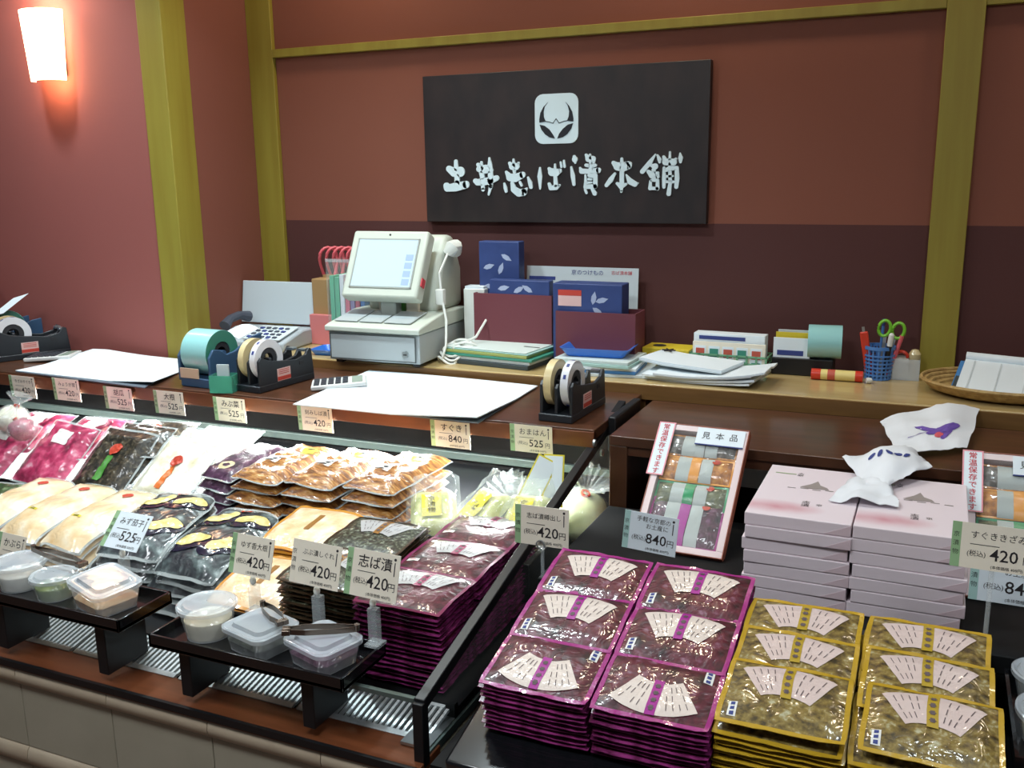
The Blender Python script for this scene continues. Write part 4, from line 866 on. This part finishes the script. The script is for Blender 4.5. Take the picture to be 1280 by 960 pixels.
# --- folders, booklets, papers
mat('folder_pale',(204,216,212),.5); mat('folder_olive',(150,160,90),.5); mat('folder_teal',(60,140,120),.5); mat('folder_dark',(60,70,74),.5); mat('book_blue',(70,130,190),.45); mat('pale_green',(170,206,200),.5)
t = thing('folder_stack','stack of pale green folders and papers right of the cash register','folders',(-1.345,2.965,ZC),(0,0,-.12))
for k,(m,dz,w,d,o) in enumerate([('folder_dark',.016,.33,.25,0),('paper_grey',.012,.33,.24,.004),('folder_teal',.010,.345,.25,.008),('folder_olive',.010,.33,.25,-.004),('pale_green',.006,.33,.24,0),('folder_pale',.004,.325,.24,-.006)]):
    z0 = sum([.016,.012,.010,.010,.006,.004][:k]); BX(-w/2+o,w/2+o,-d/2,d/2,z0,z0+dz-.0006).build('folder',m,t,bevel=.0015)
BX(.09,.15,-.02,-.012,.058,.0586).build('print','ink',t)
t = thing('booklet_stack','pile of pale blue booklets under the bright blue tray','booklets',(-.955,2.915,ZC),(0,0,.08))
for k,(m,w,d,o,r) in enumerate([('paper_grey',.26,.20,.02,.05),('book_blue',.25,.19,-.01,0),('paper',.25,.19,-.01,.02),('pale_green',.26,.20,-.02,-.12),('folder_pale',.25,.19,-.02,-.12)]): BX(-w/2+o,w/2+o,-d/2,d/2,k*.0102,k*.0102+.0096).build('booklet',m,t,rot=(0,0,r),bevel=.001)
blue_tray((-.985,2.925,ZC+.052),.06,'bright blue coin tray on top of the booklet pile',.235,.15,.028)
mat('box_yellow',(214,190,50),.45)
t = thing('yellow_box','low yellow box with a round hole behind the papers','box',(-.79,3.085,ZC),(0,0,-.05)); BX(-.08,.08,-.05,.05,0,.062).build('box','box_yellow',t,bevel=.002); MB().cyl(.022,0,.001,20,TR(-.035,0,.062)).build('hole','ink',t)
def curl(u,v): return .03*u**3*(1 if v<.6 else .8)+.012*max(0,.25-u)
t = thing('paper_stack','thick stack of curling white papers at the front edge of the counter','papers',(-.63,2.905,ZC),(0,0,-.13))
for k in range(4): MB().grid(lambda u,v:(-.17+.34*u+.012*k*(k%2),-.095+.19*v-.006*k,.006+.0065*k+curl(u,v)*(.4+.22*k)),12,6,thick=.006).build('sheets','paper',t,rot=(0,0,.03*k),smooth=40)
t = thing('note_pad','white note pad clipped at its corner, lying on the curling papers','note pad',(-.67,2.925,ZC+.040),(0,radians(1.5),-.22))
for k in range(3): MB().grid(lambda u,v:(-.15+.28*u,-.085+.17*v,.003+.004*k+.018*max(0,.3-u)),10,6,thick=.0036).build('sheets','paper' if k else 'paper_grey',t,smooth=40)
for a in (.3,1.3,2.4): BX(-.022,.022,-.0016,.0016,.014,.018).build('clip','ink',t,(-.12,.06,.004),(0,0,a))
# --- green lattice basket of cards
mat('basket_green',(120,176,140),.45); mat('card_red',(190,84,66),.5); mat('card_orange',(214,150,90),.5)
t = thing('card_basket','pale green lattice basket of printed cards and an envelope box','basket',(-.585,3.075,ZC),(0,0,-.03))
for y in (-.045,.045):
    for z in (.003,.028,.052): BX(-.125,.125,y-.002,y+.002,z-.003,z+.003).build('rail','basket_green',t)
    for k in range(9): BX(-.125+k*.0305,-.119+k*.0305,y-.002,y+.002,0,.055).build('lattice','basket_green',t)
for x in (-.125,.125):
    for z in (.003,.028,.052): BX(x-.002,x+.002,-.045,.045,z-.003,z+.003).build('rail','basket_green',t)
BX(-.123,.123,-.043,.043,0,.003).build('bottom','basket_green',t)
cd = BX(-.115,.118,-.042,-.03,.004,.092).build('ticket_cards','card_cream',t)
for k in range(5):
    q = BX(-.108+k*.045,-.072+k*.045,-.0432,-.042,.012,.080).build('ticket_print','paper',cd); 
    BX(-.104+k*.045,-.076+k*.045,-.0440,-.0432,.045,.072).build('ticket_picture',('card_red','folder_teal')[k%2],q); BX(-.104+k*.045,-.076+k*.045,-.0440,-.0432,.02,.034).build('ticket_picture','folder_teal',q)
BX(-.118,.112,-.022,.03,.004,.118).build('envelope_box','paper',t,bevel=.002); BX(-.10,.05,-.0228,-.022,.098,.110).build('blue_print','ink_blue',t)
# --- black holder, label roll
t = thing('slip_holder','black holder with white slips and cards left of the aqua roll','holder',(-.385,3.09,ZC)); BX(-.065,.12,-.045,.045,0,.055).build('box','black_satin',t,bevel=.003)
for k,(h_,m) in enumerate([(.105,'paper'),(.12,'box_yellow'),(.125,'paper_grey'),(.118,'paper')]): BX(-.062+.004*k,.05,-.04+k*.018,-.032+k*.018,.055,h_+.012).build('slips',m,t)
BX(-.05,.03,-.0412,-.040,.062,.078).build('blue_print','ink_blue',t)
t = thing('label_roll','pale aqua paper roll standing on the black holder','paper roll',(-.295,3.075,ZC+.055),(0,0,.1))
MB().ring(.018,.052,-.05,.05,36,TR(0,0,.053)@RY(pi/2)).build('roll','tape_aqua',t); MB().ring(.008,.018,-.048,.048,20,TR(0,0,.053)@RY(pi/2)).build('core','kraft',t)
# --- glue tube, eraser
mat('glue_red',(206,56,36),.3); mat('glue_yellow',(226,206,130),.4)
t = thing('glue_tube','red and yellow glue tube lying at the counter front','glue',(-.245,3.012,ZC+.0165),(0,0,.02))
MB().cyl(.0165,-.05,.05,20,RY(pi/2)).build('body','glue_yellow',t); MB().cyl(.017,.05,.072,20,RY(pi/2)).build('cap','glue_red',t); MB().cyl(.017,-.078,-.05,20,RY(pi/2)).build('end_cap','glue_red',t); MB().cyl(.0168,-.03,-.008,20,RY(pi/2)).build('red_mark','card_red',t)
t = thing('eraser','small white eraser beside the blue pen cup','eraser',(-.162,3.00,ZC),(0,0,.4)); MB().lathe([(.008,0),(.009,.004),(.008,.014),(.004,.018)],14,TR(0,0,.009)@RY(pi/2)).build('cap','white_plastic',t)
# --- pen cup
mat('cup_blue',(80,130,196),.4); mat('sc_green',(120,190,50),.35); mat('sc_red',(206,60,40),.35)
t = thing('pen_cup','blue lattice pen cup on the back counter','pen cup',(-.135,3.085,ZC))
for k in range(7): MB().ring(.036+.0012*k,.0385+.0012*k,.012*k+.001,.012*k+.006,24).build('band','cup_blue',t)
for k in range(20):
    a=2*pi*k/20; BX(-.0025,.0025,-.0012,.0012,0,.10).build('rib','cup_blue',t,(.0375*cos(a),.0375*sin(a),0),(.06*sin(a)*-1,.06*cos(a),a+pi/2))
MB().cyl(.036,0,.003,24).build('bottom','cup_blue',t); MB().ring(.043,.047,.094,.104,28).build('rim','cup_blue',t)
t = thing('scissors','green handled scissors standing in the pen cup','scissors',(-.125,3.09,ZC+.01),(0,radians(8),0))
for s in (-1,1): MB().tube([(s*.020+.017*cos(a),0,.145+.024*sin(a)) for a in [2*pi*i/20 for i in range(21)]],.005,8).build('handle','sc_green',t); 
for s in (-1,1): BX(-.005+s*.004,.005+s*.004,-.0015,.0015,0,.125).build('blade','steel',t,rot=(0,s*.08,0))
t = thing('cutter_knife','red handled cutter standing in the pen cup','cutter',(-.158,3.075,ZC+.01),(radians(5),radians(-10),0)); BX(-.012,.012,-.006,.006,.0,.14).build('handle','sc_red',t,bevel=.004); BX(-.004,.004,-.002,.002,.14,.155).build('blade','steel',t)
t = thing('marker_pen','black marker pen standing in the pen cup','pen',(-.118,3.065,ZC+.01),(radians(6),radians(7),0)); MB().cyl(.0075,0,.12,12).build('barrel','black_satin',t); MB().lathe([(.008,.10),(.008,.135),(.004,.14)],12).build('cap','white_plastic',t)
t = thing('pen','slim blue pen standing in the pen cup','pen',(-.135,3.105,ZC+.01),(radians(-4),radians(2),0)); MB().cyl(.0045,0,.15,10).build('barrel','cup_blue',t); MB().cyl(.0048,.15,.172,10).build('cap','ink_blue',t)
t = thing('ruler_pen','pink highlighter pen standing in the pen cup','pen',(-.105,3.09,ZC+.01),(0,radians(14),0)); MB().cyl(.006,0,.11,10).build('barrel','pink_band',t); MB().cyl(.0065,.11,.13,10).build('cap','pink_band',t)
# --- white cup
t = thing('square_cup','translucent white square cup beside the pen cup','cup',(-.056,3.115,ZC))
for a in ((-.039,.039,-.032,-.029,0,.065),(-.039,.039,.029,.032,0,.065),(-.039,-.036,-.029,.029,0,.065),(.036,.039,-.029,.029,0,.065),(-.036,.036,-.029,.029,0,.003)): BX(*a).build('wall','tub_plastic',t)
t = thing('stamp','red handled stamp in the translucent cup','stamp',(-.072,3.115,ZC+.003)); MB().tube([(.018*cos(a),0,.062+.018*sin(a)) for a in [pi*i/10 for i in range(11)]],.005,8).build('handle','sc_red',t); BX(-.022,.022,-.012,.012,0,.06).build('body','white_plastic',t)
t = thing('string_ball','small cream string bundle in the translucent cup','string',(-.034,3.115,ZC+.003)); MB().lathe([(.008,0),(.010,.05),(.016,.062),(.018,.075),(.010,.088),(.002,.09)],14).build('bundle','tape_cream',t); MB().ring(.010,.016,.068,.076,16).build('strand','kraft',t)
# --- woven basket with clipboard
t = thing('woven_basket','flat oval woven basket at the right end of the counter','basket',(.215,2.99,ZC))
def oval(a,b,z,n=40): return [(a*cos(2*pi*i/n),b*sin(2*pi*i/n),z) for i in range(n+1)]
MB().lathe([(.001,.003),(.16,.003),(.20,.02),(.22,.034),(.225,.034),(.205,.012),(.165,0),(.001,0)],40,Matrix.Diagonal((1,.80,1,1)),cap=False).build('bowl','wicker',t)
for k,(a,z) in enumerate(((.178,.011),(.196,.020),(.210,.029),(.222,.037))): MB().tube(oval(a+.004,(a+.004)*.8,z),.0055,6).build('coil','wicker',t)
t = thing('clipboard','blue clipboard with white receipt sheets lying in the woven basket','clipboard',(.215,2.965,ZC+.030),(radians(13),radians(2),-.13))
BX(-.14,.20,-.10,.13,0,.004).build('board','book_blue',t,bevel=.002); BX(-.135,.195,-.104,.0,.0042,.012).build('under_pad','folder_dark',t)
MB().grid(lambda u,v:(-.125+.31*u,-.10+.22*v,.012+.006*v),10,10,thick=.006).build('sheets','paper',t)
MB().tube([(-.125,.125,.022),(.185,.125,.024)],.013,12).build('rolled_edge','paper',t)
for k in range(4): BX(-.10+.07*k,-.097+.07*k,-.09,.10,.0175,.0178).build('ruled_line','paper_grey',t,rot=(radians(1.6),0,0))
# ================================================================== RIGHT DISPLAY
# --- wrapped gift boxes
def wrap_mat():
    m = mat('wrap_paper',(228,212,216),.45,coat=.15); nt = m.node_tree; b = nt.nodes['Principled BSDF']
    tc = nt.nodes.new('ShaderNodeTexCoord'); mp = nt.nodes.new('ShaderNodeMapping'); mp.inputs['Location'].default_value=(.5,-1.25,0); mp.inputs['Scale'].default_value=(9,22,1)
    gr = nt.nodes.new('ShaderNodeTexGradient'); gr.gradient_type='SPHERICAL'; n = nt.nodes.new('ShaderNodeTexNoise'); n.inputs['Scale'].default_value=14
    ml = nt.nodes.new('ShaderNodeMath'); ml.operation='MULTIPLY'; r = nt.nodes.new('ShaderNodeValToRGB'); e=r.color_ramp.elements
    e[0].position=.02; e[0].color=lin((230,216,222)); e[1].position=.5; e[1].color=lin((206,150,160))
    nt.links.new(tc.outputs['Object'],mp.inputs[0]); nt.links.new(mp.outputs[0],gr.inputs[0]); nt.links.new(tc.outputs['Object'],n.inputs['Vector'])
    nt.links.new(gr.outputs['Fac'],ml.inputs[0]); nt.links.new(n.outputs['Fac'],ml.inputs[1]); nt.links.new(ml.outputs[0],r.inputs[0]); nt.links.new(r.outputs[0],b.inputs['Base Color'])
wrap_mat(); mat('wrap_fold',(214,192,198),.5); mat('print_grey',(150,140,136),.5); mat('print_green',(150,170,120),.5)
bw, bd_, bh = .206, .345, .0268
box_me = BX(-bw/2,bw/2,0,bd_,0,bh-.0006).mesh('wrapped_box','wrap_paper',0)
fold_me = MB().prism([(bw/2-.001,.002),(bw/2-.05,.002),(bw/2-.001,bh-.003)],0,.0008,Matrix(((1,0,0,0),(0,0,-1,0),(0,1,0,0),(0,0,0,1)))).mesh('paper_fold','wrap_fold',0)
ordn = ['top','second','third','fourth','fifth','sixth','bottom']
for c, x in enumerate((-.213,-.004)):
    for k in range(7):
        dx = 0 if k == 0 else jig(.004)
        t = thing('gift_box','pale pink wrapped gift box, %s of the %s stack' % (ordn[k]+('' if k in (0,6) else ' from the top'), ('left','right')[c]),'gift box',(x+dx,1.868+(jig(.004) if k else 0),.691+bh*(6-k)),(0,0,jig(.012) if k else -.005),'wrapped gift boxes')
        put('wrapped_box',box_me,t,bevel=.002); put('paper_fold',fold_me,t)
        if k == 0:
            pr = MB().prism([(-.02,.20),(.0,.225),(.012,.25),(.02,.222),(.035,.21),(.04,.198),(.0,.194)],bh,bh+.0004).build('picture_print','print_grey',t,smooth=0)
            for q in range(5): BX(-.045+q*.026,-.028+q*.026,.186+.004*(q%2),.189+.004*(q%2),bh,bh+.0004).build('picture_line','print_grey',pr)
            text('志\n漬',.018,'ink',t,(.005,.09,bh+.0003)); text('京',.014,'ink',t,(.032,.09,bh+.0003)); BX(-.085,-.04,.283,.287,bh,bh+.0004).build('green_print','print_green',t); text('大\n原',.014,'ink',t,(-.03,.285,bh+.0003))
# --- framed samples
content('s_green',[(.3,(60,70,40)),(.6,(110,112,76)),(.8,(170,180,150))],70,.6); content('s_orange',[(.3,(130,74,20)),(.55,(196,124,34)),(.8,(230,180,90))],60,.6)
content('s_grey',[(.3,(60,56,50)),(.55,(106,98,90)),(.8,(190,190,186))],60,.7); content('s_wine',[(.3,(40,20,28)),(.55,(84,40,60)),(.8,(140,100,130))],60,.7)
mat('frame_white',(226,206,206),.4); mat('frame_edge',(150,82,60),.4); mat('lab_grey',(176,184,180),.4); mat('seam_green2',(60,150,100),.3); mat('seam_orange2',(226,150,40),.3)
film('sample_cover',.045,(235,240,240),.04,.35,30)
def sample_frame(loc, tilt, rz, label, w=.212, h=.345, vert=True, cut=False):
    t = thing('sample_box', label, 'sample box', loc, (pi/2-tilt,0,rz))
    BX(-w/2,w/2,0,h,-.026,-.022).build('back_panel','frame_edge',t)
    for a in ((-w/2,w/2,0,.016),(-w/2,w/2,h-.016,h),(-w/2,-w/2+.016,.016,h-.016),(w/2-.016,w/2,.016,h-.016)): BX(*a,-.022,0).build('frame_side','frame_white',t,bevel=.001)
    for a in ((-w/2-.002,w/2+.002,-.002,0),(-w/2-.002,w/2+.002,h,h+.002),(-w/2-.002,-w/2,0,h),(w/2,w/2+.002,0,h)): BX(*a,-.026,.001).build('edge_strip','frame_edge',t)
    iw = w-.036; rows_ = [(.018,.124,'s_wine','seam_magenta','band_magenta'),(.120,.068,'s_green','seam_green2','seam_green2'),(.190,.072,'s_orange','seam_orange2','seam_orange2'),(.262,.060,'s_grey','s_orange','lab_grey')]
    for i,(y0,hh,cm,sm,bm2) in enumerate(rows_):
        p, hf = pouch_parts(iw,hh,.016,.005,i*2.3+1,.6,cm,sm,12,8)
        q = put('sample_pack',p[0][1],t,(0,y0+hh/2,-.020)); put('seam',p[1][1],q)
        for x0,x1 in ((-.048,-.016),(.010,.040)): patch(hf,rectp(x0,x1,-hh*.47,hh*.47),3,6,.0014).build('label',('lab_grey'),q)
        patch(hf,rectp(-.016,.008,-hh*.48,hh*.48),3,6,.0014).build('colour_band',bm2,q)
        if i < 3: patch(hf,ovalp(.045,hh*.40-.004,.010,.009),12,2,.0026).build('red_seal','label_red',q)
    BX(-w/2+.016,w/2-.016,.016,h-.016,-.0022,-.0018).build('clear_cover','sample_cover',t)
    v = BX(-w/2-.012,-w/2+.030,h-.152,h+.002,.001,.003).build('notice_card','paper',t)
    for a in ((-w/2-.012,-w/2-.009,h-.152,h+.002),(-w/2+.027,-w/2+.030,h-.152,h+.002),(-w/2-.009,-w/2+.027,h-.001,h+.002),(-w/2-.009,-w/2+.027,h-.152,h-.149)): BX(*a,.003,.0034).build('pink_edge','pink_edge',v)
    for k,ch in enumerate('常温保存できます'): text(ch,.018,'ink_red',v,(-w/2+.009,h-.013-.0184*k,.0036),.0002)
    n = BX(-w/2+.088 if True else 0,w/2-.006,h-.050,h-.004,.001,.003).build('sample_card','paper',t); BX(-w/2+.088,w/2-.006,h-.053,h-.0505,.001,.0034).build('blue_edge','ink_blue',n)
    for k,ch in enumerate('見本品'): text(ch,.022,'ink',n,(-w/2+.112+.034*k,h-.027,.0036))
    BX(-.02,.02,.05,.25,-.030,-.0262).build('easel_leg','frame_edge',t)
    return t
sample_frame((-.497,2.035,.699),radians(47.5),-.03,'framed sample box of pickles leaning left of the gift box stacks')
sample_frame((.215,2.035,.699),radians(47),.03,'framed sample box of pickles leaning at the right edge')
price_card((-.532,1.925,.735),.12,.0,'手軽な京都の',840,'price card for 840 in front of the left framed sample box',.122,.086,'pale_green',title2='お土産に',pale=True,roll=-.06)
price_card((.128,1.70,.889),.15,-.03,'すぐききざみ',420,'price card for 420 at the right edge above the sample tubs',.132,.078,'card_green')
t = thing('card_rod','thin clear rod holding the price card at the right edge','card holder',(.128,1.706,.691)); MB().cyl(.004,0,.20,10).build('rod','clear_acrylic',t); MB().cyl(.015,0,.004,16).build('foot','clear_acrylic',t)
price_card((.172,1.86,.765),.10,-.02,'手軽な京都の',840,'price card for 840 half hidden behind the card at the right edge',.135,.09,'pale_green',title2='お土産に',pale=True)
# --- crumpled printed wrapping bag
def crumple(n, quad, seed, lift, m='wrap_white', nm='sheet', parent=None):
    a,b,c,d = [Vector(p) for p in quad]
    def f(u,v):
        p = (d*(1-u)+c*u)*(1-v)+(a*(1-u)+b*u)*v
        return (p.x+.006*noise.noise(Vector((u*3,v*3,seed))), p.y+.008*noise.noise(Vector((u*3,v*3,seed+9))), p.z+lift(u,v)+.010*noise.noise(Vector((u*3.5,v*3.5,seed+4)))+.006*abs(noise.noise(Vector((u*8,v*8,seed)))))
    return MB().grid(f,n,n,thick=.0012).build(nm,m,parent,smooth=60), f
mat('wrap_white',(232,236,242),.5,coat=.2); mat('print_purple',(110,84,170),.5)
t = thing('printed_bag','crumpled white paper bag with purple flower print on the gift boxes','paper bag',(0,0,0))
s1, f1 = crumple(18,[(-.100,2.60,.905),(.140,2.76,.925),(.105,2.46,.885+.012),(-.045,2.33,.90)],1,lambda u,v:.022*sin(pi*u)*v,parent=t)
s2, f2 = crumple(18,[(-.165,2.28,.892),(-.02,2.36,.915),(.030,2.24,.905),(-.085,2.05,.892)],3,lambda u,v:.030*sin(pi*u)*sin(pi*v),parent=t)
s3, f3 = crumple(12,[(-.135,2.13,.890),(-.05,2.12,.892),(-.030,1.99,.8835),(-.165,1.985,.8835)],5,lambda u,v:.008*sin(pi*u),parent=t)
def on(f, fn, nu, nv, nm, m, par): return MB().grid(lambda u,v:(lambda q:(q[0],q[1],q[2]+.0016))(f(*fn(u,v))),nu,nv).build(nm,m,par,smooth=0)
for cx,cy,a,r,ra in ((.62,.42,.30,.22,.36),(.68,.34,1.2,.15,.4),(.48,.46,2.6,.22,.2)): on(f1,ovalp(cx,cy,r,r*ra,a),14,3,'flower_print','print_purple',s1)
on(f1,ovalp(.58,.30,.06,.05,.3),12,2,'flower_centre','pink_band',s1); on(f1,lambda u,v:(.2+.36*u,.30+.18*u+.012*v),8,1,'stem_print','print_purple',s1)
for k in range(5): on(f2,ovalp(.26+.11*k,.58-.06*k,.065,.035,.9*k),10,2,'lettering_print','ink_blue',s2)
# --- black tray with tubs at the right edge
t = thing('sample_riser','black sample riser box at the right edge','riser',(0,0,0))
BX(.170,.62,1.50,1.79,.5465,.650).build('box','black_gloss',t,bevel=.004); BX(.170,.176,1.50,1.79,.650,.672).build('rim','black_gloss',t); BX(.176,.62,1.50,1.506,.650,.672).build('rim','black_gloss',t); BX(.176,.62,1.784,1.79,.650,.672).build('rim','black_gloss',t)
tub((.232,1.73,.6505),'round clear tub behind the nearer one on the right riser','tub_dark',r=.052,h=.05); tub((.228,1.60,.6505),'round clear tub with white rim nearest on the right riser','tub_cream',r=.05,h=.05,lid=(.12,0,0))
